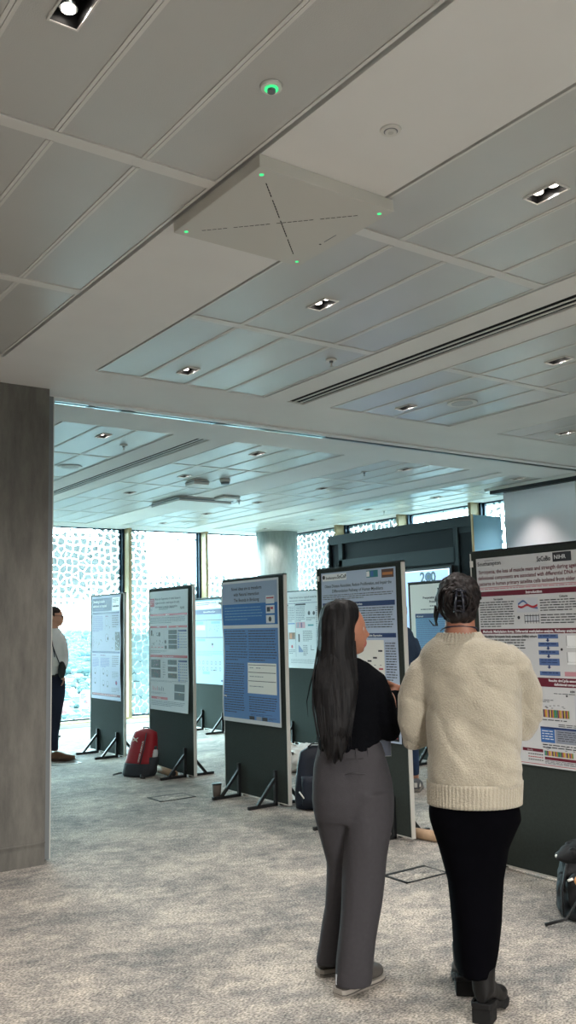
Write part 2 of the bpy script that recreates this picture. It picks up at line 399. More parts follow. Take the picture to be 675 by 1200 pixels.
# ------------------------------------------------------------------ outside
GZ = -60.0
M_ground = mat('far_ground', lin(30, 42, 45), .9, var=.2, scale=.02)
o = MB(); o.face([(-9000, -9000, GZ), (12000, -9000, GZ), (12000, 12000, GZ), (-9000, 12000, GZ)], M_ground)
tag(o.build('distant_ground'), 'hazy ground far below the windows', 'ground', kind='structure')
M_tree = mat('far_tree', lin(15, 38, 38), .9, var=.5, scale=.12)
M_tree2 = mat('far_tree_haze', lin(32, 54, 62), .9, var=.2, scale=.05)  # distance haze mixed into the colour of the furthest trees
rnd = random.Random(3)
def ground_at(px, py):
    d = (FW + RT*(px-337.5)/F_PX - UP*(py-600)/F_PX); return CAM+d*((GZ-CAMZ)/d.z)
hs = []
roofs = [(lin(76, 42, 42), 'red'), (lin(50, 60, 68), 'grey'), (lin(88, 86, 84), 'pale')]
protos = []
for rc, nm in roofs:
    t = thing('house', (0, 0, 0), 'distant %s-roofed house in the hazy town seen through the far windows' % nm, 'house', 'distant %s-roofed houses' % nm)
    m = MB(); m.box((-5.5, -3.6, -1), (5.5, 3.6, 4.8), mat('house_wall_'+nm, lin(76, 80, 84), .8)); m.build('wall', t)
    m = MB(); mm = mat('roof_'+nm, rc, .8, var=.1, scale=1)
    m.rings([[Vector((x, -4.2, 4.6)), Vector((x, 4.2, 4.6)), Vector((x, 0, 8))] for x in (-6, 6)], mm, smooth=False); m.build('roof', t)
    protos.append(t)
for i in range(130):
    p = ground_at(rnd.uniform(60, 240), rnd.uniform(786, 846)); q = protos[i % 3]; rz = rnd.choice((.4, .5, 1.9, 2.0, .9))+rnd.uniform(-.08, .08)
    if any((p-h).length < 15 for h in hs): continue
    hs.append(p)
    if i < 3: q.location = (p.x, p.y, GZ); q.rotation_euler = (0, 0, rz)
    else: dup(q, (p.x, p.y, GZ), q['label'], rz)
tr = MB()
for i in range(1500):
    if i < 800: p = ground_at(rnd.uniform(50, 250), rnd.uniform(746, 792)); sc = rnd.uniform(5, 9)*(1+max(0, p.length-1500)/1300)
    else: p = ground_at(rnd.uniform(50, 250), rnd.uniform(780, 850)); sc = rnd.uniform(2.5, 5)
    if any((p-h).length < 10+sc for h in hs): continue
    R = Matrix.Rotation(rnd.uniform(0, 6), 3, 'Z')
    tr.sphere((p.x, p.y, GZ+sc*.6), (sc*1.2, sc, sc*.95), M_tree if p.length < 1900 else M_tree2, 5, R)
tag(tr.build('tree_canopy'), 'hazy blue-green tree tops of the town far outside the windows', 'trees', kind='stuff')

# ------------------------------------------------------------------ ceiling fittings
def zone_name(x, far=False):
    n = ['leftmost tile field', 'second tile field from the left', 'third tile field from the left', 'fourth tile field from the left', 'fifth tile field from the left']
    i = 0 if x < 2 else 1 if x < 4 else 2 if x < 6 else 3 if x < 8 else 4
    return n[i]
ords = ['nearest', 'second', 'third', 'fourth', 'fifth', 'sixth']
t = thing('ceiling_downlight', (0, 0, 0), '', 'ceiling light', 'recessed twin-lamp ceiling downlights')
m = MB(); e = .0045
for lo, hi in (((-DW/2-e, -DH/2-e, -.004), (-DW/2+.001, DH/2+e, .004)), ((DW/2-.001, -DH/2-e, -.004), (DW/2+e, DH/2+e, .004)), ((-DW/2, -DH/2-e, -.004), (DW/2, -DH/2+.001, .004)), ((-DW/2, DH/2-.001, -.004), (DW/2, DH/2+e, .004))): m.box(lo, hi, M_bar)
m.build('frame', t)
m = MB()
m.box((-DW/2, -DH/2, .075), (DW/2, DH/2, .08), M_black)
for lo, hi in (((-DW/2, -DH/2, 0), (-DW/2+.002, DH/2, .08)), ((DW/2-.002, -DH/2, 0), (DW/2, DH/2, .08)), ((-DW/2, -DH/2, 0), (DW/2, -DH/2+.002, .08)), ((-DW/2, DH/2-.002, 0), (DW/2, DH/2, .08))): m.box(lo, hi, M_black)
m.build('housing', t)
for sy in (-1, 1):
    m = MB(); m.cyl((0, sy*.037, 0), .026, .022, .07, M_chrome, 20, .02); m.cyl((0, sy*.037, 0), .020, .018, .0225, M_lamp, 20); m.build('lamp', t)
cn = {}
for i, (x, y) in enumerate(DL_NEAR+DL_FAR):
    far = i >= len(DL_NEAR); key = (zone_name(x), far); cn[key] = cn.get(key, -1)+1
    lb = 'black twin-lamp downlight, %s along the %s %s the ceiling track' % (ords[min(5, cn[key])], key[0], 'beyond' if far else 'before')
    if i == 0: t.location = (x, y, CZ); t['label'] = lb
    else: dup(t, (x, y, CZ), lb)
# lamps' light
def spot(x, y, z, power, col=(1, .95, .90), size=110, blend=.8, rad=.03, tgt=None, name='downlight_beam'):
    l = bpy.data.lights.new(name, 'SPOT'); l.energy = power; l.color = col; l.spot_size = math.radians(size); l.spot_blend = blend; l.shadow_soft_size = rad
    o = bpy.data.objects.new(name, l); C.objects.link(o); o.location = (x, y, z)
    if tgt: o.rotation_euler = (Vector(tgt)-Vector((x, y, z))).to_track_quat('-Z', 'Y').to_euler()
    return o
for x, y in DL_NEAR: spot(x, y, CZ+.012, 42)
for x, y in DL_FAR[:-1]: spot(x, y, CZ+.012, 13)
spot(8.30, 6.86, CZ+.012, 48, (1, .90, .86), 84, 1.0, .05)

# array panel
t = thing('ceiling_array_panel', (2.0, 2.77, 3.12), 'large square white panel with four green lights and a dotted cross', 'ceiling panel')
m = MB(); m.box((1.684, 2.45, 3.12), (2.325, 3.09, CZ), M_cass); m.build('casing', t, bevel=.003)
for x, y in ((1.722, 2.495), (2.288, 2.495), (1.722, 3.05), (2.288, 3.05)):
    m = MB(); m.cyl((x, y, 0), .0085, 3.1185, 3.121, M_green, 16); m.build('indicator_light', t)
m = MB(); import itertools
for sgn in (1, -1):
    n = 34
    for i in range(2, n-2):
        if i % 8 == 7: continue
        u = -.26+.52*i/(n-1)
        cxx, cyy = 2.005+u, 2.772+sgn*u
        R = Matrix.Rotation(sgn*PI/4, 3, 'Z'); m.box((-.0085, -.0019 if sgn > 0 else -.0012, 0), (.0085, .0019 if sgn > 0 else .0012, .002), M_void, R, (cxx, cyy, 3.1188))
m.build('slot_cross', t)
m = MB(); m.box((2.262, 2.74, 3.119), (2.266, 2.82, 3.1205), M_greytrim); m.box((2.259, 2.845, 3.119), (2.268, 2.852, 3.1205), M_black); m.build('maker_mark', t)
t = thing('ceiling_array_panel', (5.8, 10.3, 3.12), 'large white square panel on the far ceiling beyond the track', 'ceiling panel')
m = MB(); m.box((5.42, 9.85, 3.11), (6.2, 10.62, CZ), M_white); m.build('casing', t, bevel=.004)
m = MB(); m.box((5.40, 9.83, 3.135), (6.22, 10.64, 3.145), M_greytrim); m.build('rim', t)
# round things
def round_fit(name, x, y, r, label, cat, h=.006, inner=None, ring=None, z=CZ):
    t = thing(name, (x, y, z), label, cat)
    m = MB(); m.cyl((x, y, 0), r, z-h, z, M_white, 32, r*1.03); m.build('rim', t)
    if inner: m = MB(); m.cyl((x, y, 0), r*.72, z-h-.003, z-h+.001, inner, 32); m.build('cover', t)
    if ring: ring(t)
    return t
M_grille = mat('speaker_grille', lin(190, 192, 190), .6)
round_fit('ceiling_speaker', 5.02, 4.62, .115, 'round flush ceiling speaker grille before the track', 'speaker', .005, M_grille)
round_fit('ceiling_speaker', 3.45, 8.57, .12, 'round flush ceiling speaker nearest the concrete wall beyond the track', 'speaker', .005, M_grille)
round_fit('ceiling_speaker', 6.93, 12.3, .12, 'round flush ceiling speaker furthest away near the windows', 'speaker', .005, M_grille)
round_fit('ceiling_speaker', 6.93, 8.55, .12, 'round flush ceiling speaker above the dark media wall', 'speaker', .005, M_grille)
def sprk(name, x, y, label, green=False):
    t = thing(name, (x, y, CZ), label, 'sprinkler')
    m = MB(); m.cyl((x, y, 0), .033, CZ-.006, CZ+.003, M_white, 28, .036); m.build('rosette', t)
    if green: m = MB(); m.cyl((x, y, 0), .022, CZ-.009, CZ-.005, M_green, 24); m.build('light_ring', t)
    m = MB(); m.cyl((x, y, 0), .012 if not green else .013, CZ-.018, CZ-.004, M_greytrim, 16)
    if not green: m.cyl((x, y, 0), .006, CZ-.045, CZ-.01, M_alu, 10); m.cyl((x, y, 0), .015, CZ-.048, CZ-.044, M_alu, 14)
    m.build('head', t)
sprk('smoke_detector', 1.497, 2.105, 'small round white ceiling sensor with a glowing green ring', True)
t = thing('ceiling_sensor', (1.974, 2.079, CZ), 'small round white sensor on the plain ceiling strip', 'sensor')
m = MB(); m.cyl((1.974, 2.079, 0), .034, CZ-.007, CZ, M_white, 28, .037); m.build('rosette', t)
m = MB(); m.cyl((1.974, 2.079, 0), .024, CZ-.0078, CZ-.006, M_greytrim, 24); m.cyl((1.974, 2.079, 0), .020, CZ-.012, CZ-.006, M_white, 24); m.cyl((1.974, 2.079, 0), .010, CZ-.0125, CZ-.011, M_alu, 16); m.build('lens', t)
for x, y, l in ((3.455, 4.271, 'sprinkler head before the ceiling track'), (3.464, 7.331, 'sprinkler head just beyond the track beside the slot vent'), (6.383, 7.368, 'sprinkler head beyond the track above the media wall'), (6.36, 9.91, 'sprinkler head beside the far white panel'), (8.915, 9.874, 'sprinkler head nearest the right windows'), (2.66, 7.4, 'sprinkler head beside the grey partition post')):
    sprk('fire_sprinkler', x, y, 'small white '+l)
def gadget(name, x, y, w, d, h, label, mm, dark=None):
    t = thing(name, (x, y, CZ), label, 'ceiling device')
    m = MB(); m.box((x-w/2, y-d/2, CZ-h), (x+w/2, y+d/2, CZ), mm); m.build('casing', t, bevel=.008)
    m = MB(); m.box((x-w/2-.004, y-d/2-.004, CZ-h*.45), (x+w/2+.004, y+d/2+.004, CZ-h*.3), dark or M_greytrim); m.build('band', t)
gadget('wireless_access_point', 5.05, 8.75, .2, .2, .055, 'white square access point on the ceiling, nearer of two devices side by side', M_white)
gadget('wireless_access_point', 5.98, 9.60, .24, .24, .05, 'white access point with dark upper edge beside the far white panel', M_white, M_black)
t = thing('ceiling_camera', (5.27, 8.5, CZ), 'small white domed camera beside the square access point', 'camera')
m = MB(); m.cyl((5.27, 8.5, 0), .06, CZ-.035, CZ, M_white, 24); m.build('base', t); m = MB(); m.cyl((5.27, 8.5, 0), .045, CZ-.06, CZ-.03, M_greytrim, 24, .055); m.build('dome', t)

# ------------------------------------------------------------------ floor hatches
def hatch(x0, y0, x1, y1, label):
    t = thing('floor_box', ((x0+x1)/2, (y0+y1)/2, 0), label, 'floor box')
    m = MB(); e = .014
    for lo, hi in (((x0, y0, 0), (x1, y0+e, .004)), ((x0, y1-.03, 0), (x1, y1, .004)), ((x0, y0, 0), (x0+e*1.6, y1, .004)), ((x1-e, y0, 0), (x1, y1, .004))): m.box(lo, hi, M_black)
    m.build('frame', t)
    m = MB(); m.box((x0+e*1.6, y0+e, 0), (x1-e, y1-.03, .003), M_carpet); m.build('carpet_lid', t)
hatch(3.665, 3.985, 4.01, 4.205, 'carpeted floor box with black frame between the two women')
hatch(3.735, 7.17, 4.09, 7.43, 'carpeted floor box with black frame near the taupe cup')
hatch(3.80, 9.86, 4.14, 10.10, 'carpeted floor box with black frame in front of the man by the wall')

# ------------------------------------------------------------------ display boards
def board(x, yc, w, label, hz=1.945, th=.03, ft=(-.33, .24)):
    t = thing('display_board', (x, yc, 0), label, 'display board')
    y0, y1 = yc-w/2, yc+w/2; z0 = .022
    m = MB(); m.box((x-th/2, y0+.008, z0+.008), (x+th/2, y1-.008, hz-.008), M_felt); m.build('panel', t)
    m = MB()
    a = th/2+.0015
    m.box((x-a, y0, z0), (x+a, y0+.009, hz), M_alu); m.box((x-a, y1-.009, z0), (x+a, y1, hz), M_alu)
    m.box((x-a, y0+.009, z0), (x+a, y1-.009, z0+.009), M_alu)
    m.build('edge_trim', t)
    m = MB(); m.box((x-a-.0005, y0, hz-.012), (x+a+.0005, y1, hz+.001), M_black); m.build('top_rail', t)
    for sy in ft:
        for sx in (-1, 1):
            y = yc+sy*w; m = MB(); xx = x+sx*(th/2+.002)
            def bx(xa, xb, za, zb, R=None): m.box((min(xa, xb), y-.014, za), (max(xa, xb), y+.014, zb), M_blackm)
            bx(xx, xx+sx*.028, .0, .29); bx(xx, xx+sx*.29, 0, .026)
            p0, p1 = Vector((xx+sx*.02, y, .22)), Vector((xx+sx*.20, y, .018)); dv = (p1-p0).normalized(); nv = Vector((-dv.z, 0, dv.x))*.013
            r = [[p+nv+Vector((0, .013, 0)), p-nv+Vector((0, .013, 0)), p-nv-Vector((0, .013, 0)), p+nv-Vector((0, .013, 0))] for p in (p0, p1)]
            m.rings(r, M_blackm, smooth=False); m.build('foot', t, bevel=.003)
    return t
board(4.60, 12.80, 1.0, 'green-grey display board mostly hidden behind the concrete wall')
board(4.66, 10.32, .98, 'furthest display board in the front row, with the lilac poster')
board(4.56, 8.485, .98, 'display board behind the red rucksack', ft=(-.33, .42))
board(4.42, 6.68, 1.0, 'display board with the blue poster, beside the cup')
board(4.38, 5.17, 1.0, 'display board directly behind the long-haired woman')
board(4.34, 3.48, 1.0, 'large display board on the right behind the woman in the cream jumper', ft=(-.315, .38))
board(6.82, 11.45, 1.0, 'rear display board seen between the red-striped and the blue posters')
board(6.82, 9.10, 1.3, 'rear display board seen just right of the blue poster')
board(6.92, 6.80, 1.0, 'rear display board in front of the media wall, with the cream poster')

class Poster:
    def __init__(s, x, yl, zt, w, h, label, paper, curl=None):
        s.x, s.yl, s.zt, s.w, s.h = x, yl, zt, w, h; s.m = MB(); s.label = label; s.curl = curl or (lambda u, v: 0)
        s.rnd = random.Random(int(yl*100)); s.rect(0, 0, w, h, paper, 0, g=.06); s.back(paper)
    def P(s, u, v, k): return Vector((s.x-.0014-s.curl(u/s.w, v/s.h)-.0006*k, s.yl-u, s.zt-v))
    def back(s, paper):
        n = 12
        for i in range(n):
            for j in range(n):
                q = [(a*s.w/n, b*s.h/n) for a, b in ((i, j), (i+1, j), (i+1, j+1), (i, j+1))]
                s.m.face([s.P(u, v, 0)+Vector((.001, 0, 0)) for u, v in q], paper)
    def rect(s, u, v, w, h, m, k=1, g=.12):
        nu = max(1, math.ceil(w/g)); nv = max(1, math.ceil(h/g))
        for i in range(nu):
            for j in range(nv):
                a, b = u+w*i/nu, v+h*j/nv; c, d = u+w*(i+1)/nu, v+h*(j+1)/nv
                s.m.face([s.P(a, b, k), s.P(a, d, k), s.P(c, d, k), s.P(c, b, k)], m)
    def text(s, st, u, v, size, m, align='LEFT', k=2, bold=0, maxw=None, italic=False):
        c = bpy.data.curves.new('t', 'FONT'); c.body = st; c.size = size; c.align_x = align; c.offset = bold; c.resolution_u = 2
        o = bpy.data.objects.new('t', c); me = evaluated(o); bpy.data.objects.remove(o); bpy.data.curves.remove(c)
        xs = [q.co.x for q in me.vertices] or [0]; ww = max(xs)-min(xs); f = min(1, maxw/ww) if maxw and ww else 1
        kk = s.m.mi(m); vs = [s.m.bm.verts.new(s.P(u+q.co.x*f, v-q.co.y, k)) for q in me.vertices]
        for p in me.polygons:
            try: fc = s.m.bm.faces.new([vs[i] for i in p.vertices]); fc.material_index = kk
            except ValueError: pass
        bpy.data.meshes.remove(me)
    def lines(s, u, v, w, h, n, m, th=.42, last=.6):
        dy = h/n
        for i in range(n):
            uu = u; end = u+w*(last if i == n-1 else s.rnd.uniform(.93, 1))
            while uu < end-.01:
                ww = min(s.rnd.uniform(.012, .05), end-uu); s.rect(uu, v+i*dy, ww, dy*th, m, 2, g=9); uu += ww+.006
    def disc(s, u, v, r, m, k=2, n=28, r0=0):
        if r0:
            for i in range(n):
                a, b = 2*PI*i/n, 2*PI*(i+1)/n
                s.m.face([s.P(u+r*math.cos(a), v+r*math.sin(a), k), s.P(u+r*math.cos(b), v+r*math.sin(b), k), s.P(u+r0*math.cos(b), v+r0*math.sin(b), k), s.P(u+r0*math.cos(a), v+r0*math.sin(a), k)], m)
        else: s.m.face([s.P(u+r*math.cos(2*PI*i/n), v+r*math.sin(2*PI*i/n), k) for i in range(n)], m)
    def dots(s, u, v, w, h, n, m, r=.008):
        for i in range(n): s.disc(u+s.rnd.random()*w, v+s.rnd.random()*h, r*s.rnd.uniform(.5, 1.3), m, 2, 8)
    def done(s, pins=True):
        o = s.m.build('research_poster'); tag(o, s.label, 'poster', None); return o
ink = mat('ink_dark', lin(48, 48, 54), .6); inkb = mat('ink_body', lin(96, 98, 104), .6); inkl = mat('ink_light', lin(118, 124, 134), .6)
maroon = mat('ink_maroon', lin(104, 22, 44), .5); red = mat('ink_red', lin(176, 50, 62), .5); navy = mat('ink_navy', lin(28, 52, 104), .5)
wht = mat('ink_white', lin(236, 238, 240), .5); blueb = mat('ink_blue', lin(58, 106, 172), .5); bluel = mat('ink_lightblue', lin(100, 150, 190), .5)
teal = mat('ink_teal', lin(40, 120, 130), .5); greenk = mat('ink_green', lin(96, 140, 60), .5); orange = mat('ink_orange', lin(196, 120, 60), .5); yel = mat('ink_yellow', lin(200, 176, 60), .5)
steel = mat('ink_steel', lin(88, 112, 160), .5); lilac = mat('ink_lilac', lin(118, 124, 170), .5); purp = mat('ink_purple', lin(96, 60, 110), .5); pink = mat('ink_pink', lin(196, 140, 150), .5)
posterblue = mat('poster_blue', lin(112, 148, 200), .5); greyp = mat('poster_grey', lin(196, 200, 208), .5); midgrey = mat('ink_midgrey', lin(140, 146, 160), .5)
# --- right-hand poster
W5, H5 = .90, 1.25
def curl5(u, v): return .002+.004*abs(math.sin(u*3))+.02*max(0, v-.9)*(1-u)
p = Poster(4.34-.017, 3.925, 1.895, W5, H5, 'white poster with maroon section bars on the right-hand board', M_paper, curl5)
p.text('Southampton', .012, .048, .036, ink, bold=.0004); p.text('UNIVERSITY OF', .07, .020, .011, inkb)
p.text('SoCoBio', .485, .05, .042, ink, bold=.001, maxw=.1); p.rect(.60, .005, .13, .055, ink)
p.text('NIHR', .61, .045, .035, wht, k=3)
p.text('Sarcopenia, the loss of muscle mass and strength during ageing, and its', W5/2, .100, .034, maroon, 'CENTER', bold=.0004, maxw=.86)
p.text('definitional components are associated with differential DNA methylation', W5/2, .137, .034, maroon, 'CENTER', bold=.0004, maxw=.87)
p.text('patterns in human primary satellite cells isolated from older individuals', W5/2, .174, .034, maroon, 'CENTER', bold=.0004, maxw=.86)
p.rect(0, .186, W5, .003, red); p.lines(.02, .194, .86, .012, 1, pink, .5, 1)
p.rect(.01, .212, .88, .031, maroon); p.text('Introduction', W5/2, .236, .024, wht, 'CENTER', 3, .0006)
p.text('Sarcopenia', .17, .268, .017, ink, 'CENTER', bold=.0006)
p.lines(.015, .278, .28, .165, 11, ink, .38)
p.rect(.315, .262, .16, .088, greyp)
for i in range(26):
    x = .325+i*.0056; y = .30-.03*math.exp(-((i-7)/6)**2)+.0008*i
    p.rect(x, y, .006, .012, steel, 2); p.rect(x, .306+.006*math.sin(i*.4), .006, .013, red, 3)
p.disc(.325, .38, .010, ink); p.rect(.37, .368, .11, .040, greyp)
for i in range(6): p.rect(.37+i*.0212, .362, .003, .055, ink, 3)
p.rect(.37, .368, .11, .004, ink, 3); p.rect(.37, .402, .11, .004, ink, 3)
p.text('Cohorts', .66, .268, .017, ink, 'CENTER', bold=.0006); p.lines(.49, .278, .39, .075, 5, ink, .38); p.lines(.49, .365, .39, .062, 4, ink, .38)
p.rect(.01, .447, .88, .030, maroon); p.text('Methods: Methylation Array, Differential methylation analysis, Pathway analysis', .03, .470, .022, wht, 'LEFT', 3, .0006, maxw=.84)
p.text('Hertfordshire Sarcopenia Study extension (HSSe) cohort', .012, .500, .019, ink, bold=.0008); p.lines(.012, .512, .37, .08, 5, ink, .4)
p.text('Illumina Human Methylation EPIC Array', .012, .618, .019, ink, bold=.0008); p.lines(.012, .63, .38, .09, 5, ink, .4)
for i, hh in enumerate((.025, .025, .025, .04, .025)):
    y = .482+(.047*i if i < 4 else .215); p.rect(.46, y, .145, hh, steel); p.lines(.475, y+.006, .115, hh*.7, max(1, int(hh/.017)), navy, .35, 1)
    if i < 4: p.rect(.524, y+hh, .012, .010, navy); p.m.face([p.P(.515, y+hh+.009, 2), p.P(.530, y+hh+.02, 2), p.P(.545, y+hh+.009, 2)], navy)
p.disc(.625, .57, .008, ink); p.rect(.66, .49, .10, .07, wht); p.rect(.66, .55, .1, .003, ink); p.rect(.66, .49, .003, .06, ink); p.rect(.66, .585, .1, .07, wht); p.rect(.66, .64, .1, .003, ink); p.rect(.66, .585, .003, .06, ink)
p.rect(.635, .697, .14, .025, pink)
p.rect(.01, .71, .40, .024, maroon); p.text('myotubes with sarcopenia', .21, .728, .018, wht, 'CENTER', 3)
p.disc(.32, .815, .038, greenk); p.disc(.315, .815, .022, ink)
p.rect(.425, .735, .46, .052, maroon); p.text('Results: dmCpGs associated with', .655, .756, .020, wht, 'CENTER', 3, .0005); p.text('definitional components', .655, .778, .020, wht, 'CENTER', 3, .0005)
p.text('ASM', .68, .815, .017, ink, 'CENTER', bold=.0006); p.lines(.55, .822, .26, .01, 1, inkb, .4, 1)
def bars(u, v, w, h):
    cs = [teal, greenk, purp, orange, yel, pink, ink, yel, purp, orange, greenk]
    for i in range(22): p.rect(u+w*i/22, v, w/22*.93, h, cs[i % 11], 2)
    for i in range(10): p.rect(u+p.rnd.random()*w, v-.03+p.rnd.random()*.02, .015, .003, inkb)
bars(.45, .918, .20, .045); p.lines(.45, .862, .11, .02, 2, inkb, .35); p.lines(.45, .975, .18, .01, 1, ink, .5, 1)
p.disc(.43, .835, .006, ink); p.disc(.64, .835, .006, ink)
p.rect(.69, .83, .19, .14, greyp); p.disc(.755, .93, .028, red, 3); p.rect(.737, .87, .036, .06, orange, 3); p.disc(.81, .92, .02, blueb, 3)
p.lines(.57, .998, .3, .02, 2, ink, .4, 1)
p.rect(.44, 1.018, .45, .012, navy); p.rect(.44, 1.03, .10, .078, blueb); p.rect(.545, 1.03, .345, .078, midgrey); p.lines(.45, 1.04, .08, .06, 4, wht, .3, 1); p.lines(.56, 1.04, .3, .06, 5, ink, .3)
p.lines(.45, 1.118, .42, .028, 2, ink, .4)
bars(.46, 1.165-.01, .20, .028)
p.text('Summary', .21, 1.16, .018, ink, 'CENTER')
p.rect(.30, 1.15, .15, .018, maroon); p.text('Results', .335, 1.164, .014, wht, k=3)
for j, q in enumerate((ink, red, ink)): 
    for i in range(7): p.rect(.34+i*.016, 1.18+j*.016, .012, .005, q, 2)
p.rect(.46, 1.19, .43, .016, maroon); p.lines(.46, 1.21, .42, .022, 3, inkb, .4); p.rect(0, 1.236, W5, .003, red)
p.done()
t5 = MB(); t5.box((4.312, 3.955, 1.845), (4.324, 3.972, 1.885), M_white); tag(t5.build('number_tag'), 'small white number tag at the top left of the right-hand board', 'tag')
t5 = MB(); t5.box((4.352, 5.632, 1.845), (4.364, 5.65, 1.885), M_white); tag(t5.build('number_tag'), 'small white number tag at the top left of the board behind the long-haired woman', 'tag')

# --- poster behind long-haired woman
grey4 = mat('poster_bluegrey', lin(178, 192, 214), .5)
p = Poster(4.38-.017, 5.60, 1.905, .87, 1.25, 'blue-grey poster with navy section bars behind the long-haired woman', grey4, lambda u, v: .003+.004*math.sin(v*5)**2)
p.rect(.015, .01, .30, .055, wht); p.disc(.035, .035, .016, ink, 3); p.text('Southampton', .06, .05, .026, ink, bold=.0006, k=3); p.text('SoCoF', .205, .05, .04, ink, bold=.001, k=3)
p.rect(.55, .012, .13, .052, teal); p.rect(.552, .018, .035, .04, wht, 2); p.rect(.60, .018, .03, .04, blueb, 2); p.rect(.72, .012, .13, .062, mat('ink_brown', lin(92, 62, 52), .5)); p.rect(.73, .035, .11, .02, orange, 2)
p.text('Obese Disease Associates, Reduce Proliferation, and Impair the', .435, .118, .033, ink, 'CENTER', bold=.0004, maxw=.78)
p.text('Differentiation Pathway of Human Myoblasts', .435, .158, .033, ink, 'CENTER', bold=.0004)
p.lines(.015, .175, .84, .045, 3, inkb, .4)
p.rect(.015, .238, .84, .036, navy); p.text('Introduction', .435, .264, .024, wht, 'CENTER', 3, .0005)
p.lines(.02, .287, .83, .175, 10, ink, .34)
p.rect(.40, .475, .455, .032, navy); p.rect(.015, .475, .37, .032, navy); p.text('Results: Expression', .62, .499, .022, wht, 'CENTER', 3, .0005)
p.rect(.42, .525, .30, .33, M_paperw)
for j, y0_ in enumerate((.68, .81)):
    for i in range(4): p.rect(.47+i*.062, y0_-i*i*.008-.01*(i == 3), .045, .012, ink if j == 0 or i < 3 else red, 3); p.rect(.48+i*.062, y0_+.025, .02, .004, inkb, 3)
p.lines(.735, .545, .115, .28, 15, ink, .36)
p.rect(.40, .870, .455, .032, navy); p.text('Results: Immunostaining', .62, .894, .022, wht, 'CENTER', 3, .0005)
p.rect(.42, .92, .24, .30, M_paperw)
for j in range(2):
    for i in range(4): p.rect(.44+i*.055, .95+j*.15+.012*((i+j) % 2), .038, .012, ink, 3); p.rect(.45+i*.055, .98+j*.15, .02, .005, inkb, 3)
for j in range(3):
    for i in range(2): p.rect(.70+i*.078, .97+j*.092, .07, .082, M_black, 2); p.dots(.705+i*.078, .975+j*.092, .06, .07, 5, teal if i == 0 else red, .004)
p.lines(.02, .53, .36, .65, 34, inkb, .35); p.done()

# --- blue poster
M_blueposter = mat('poster_blue_gloss', lin(104, 142, 196), .16)
pb = Poster(4.42-.017, 7.165, 1.915, .925, 1.265, 'glossy blue poster with a pale title strip and white table', M_paper, lambda u, v: .012+.010*math.sin(v*9)*(1-u)**2)
p = pb; p.rect(.02, .02, .885, .19, mat('poster_bluegrey2', lin(158, 172, 196), .16)); p.rect(.02, .21, .885, .19, mat('poster_blue_mid', lin(70, 118, 180), .16)); p.rect(.02, .43, .885, .80, M_blueposter)
for i, st in enumerate(('Novel ideas are to transform', 'with Natural Interaction', 'The Bounds in Birdsong')): p.text(st, .42, .085+i*.052, .042, ink, 'CENTER', bold=.001)
p.lines(.06, .24, .62, .13, 5, bluel, .3)
for i in range(3): p.rect(.73, .15+i*.085, .13, .07, M_paper, 2); 
p.rect(.745, .25, .05, .04, ink, 3); p.rect(.80, .25, .04, .02, red, 3); p.disc(.79, .355, .022, ink, 3); p.rect(.74, .165, .11, .012, red, 3)
p.lines(.04, .45, .38, .28, 12, ink, .34); p.lines(.44, .45, .44, .28, 12, ink, .34)
p.rect(.42, .735, .45, .265, M_paperw, 2)
for y in (.75, .815, .89): p.rect(.43, y, .43, .005, ink, 3)
for y in (.775, .85, .935): p.lines(.45, y, .36, .02, 1, inkl, .3)
p.lines(.04, .745, .33, .45, 21, ink, .34); p.lines(.44, 1.03, .43, .14, 7, ink, .36); p.lines(.46, 1.175, .35, .02, 2, navy, .4)
for i, (a, q) in enumerate(((.44, ink), (.55, midgrey), (.64, ink))): p.rect(a, 1.198, .08, .03, q, 3)
p.lines(.74, 1.2, .12, .02, 2, ink, .35); p.done()

# --- red-striped poster
def curl2(u, v): return .001+.008*abs(math.sin(v*4))*(u)+.03*max(0, v-.75)*u**2+.012*(1-v)*0
p = Poster(4.56-.017, 8.945, 1.905, .865, 1.27, 'grey poster with red section bars behind the red rucksack', M_paper, curl2)
p.rect(.01, .075, .10, .09, red); p.lines(.02, .09, .08, .06, 3, pink, .4)
for i in range(3): p.text(('Molecular fingerprints of retinal disease in', 'organoid models reveal targets for early', 'intervention in macular degeneration')[i], .13, .095+i*.042, .034, inkb, bold=.0005, maxw=.6)
p.text('EyE', .01, .205, .04, midgrey); p.lines(.22, .18, .36, .03, 2, inkb, .4); p.text('NIHR', .70, .205, .04, ink, maxw=.1)
p.rect(.01, .245, .84, .022, red); p.text('Background', .42, .263, .018, wht, 'CENTER', 3); p.lines(.02, .285, .81, .07, 4, inkl, .4)
p.rect(.01, .375, .40, .022, red); p.rect(.44, .375, .41, .022, red); p.text('Methods', .21, .393, .018, wht, 'CENTER', 3); p.text('Results', .64, .393, .018, wht, 'CENTER', 3)
p.rect(.03, .42, .03, .06, ink, 2); p.dots(.08, .44, .12, .04, 6, inkl); p.disc(.23, .465, .024, ink); p.rect(.17, .475, .06, .008, ink); p.dots(.05, .53, .3, .06, 12, inkb, .007); p.disc(.37, .545, .02, ink)
for i in range(4): p.rect(.03+i*.08, .60, .05, .007, red)
p.rect(.35, .585, .05, .035, ink)
for j in range(4): p.rect(.44, .42+j*.052, .19, .044, M_black, 2); p.dots(.45, .425+j*.052, .17, .03, 6, teal, .004)
p.rect(.65, .42, .19, .02, navy)
def tabl(y, n):
    for j in range(n):
        p.rect(.65, y+j*.028, .025, .02, blueb, 2)
        for i in range(5): p.rect(.69+i*.032, y+.006+j*.028, .018, .009, steel if (i+j) % 3 else inkb, 2)
tabl(.45, 6); p.lines(.02, .64, .38, .03, 2, inkl, .4)
p.rect(.01, .685, .84, .026, red); p.text('Imaging of retinal organoid sections', .42, .705, .018, wht, 'CENTER', 3)
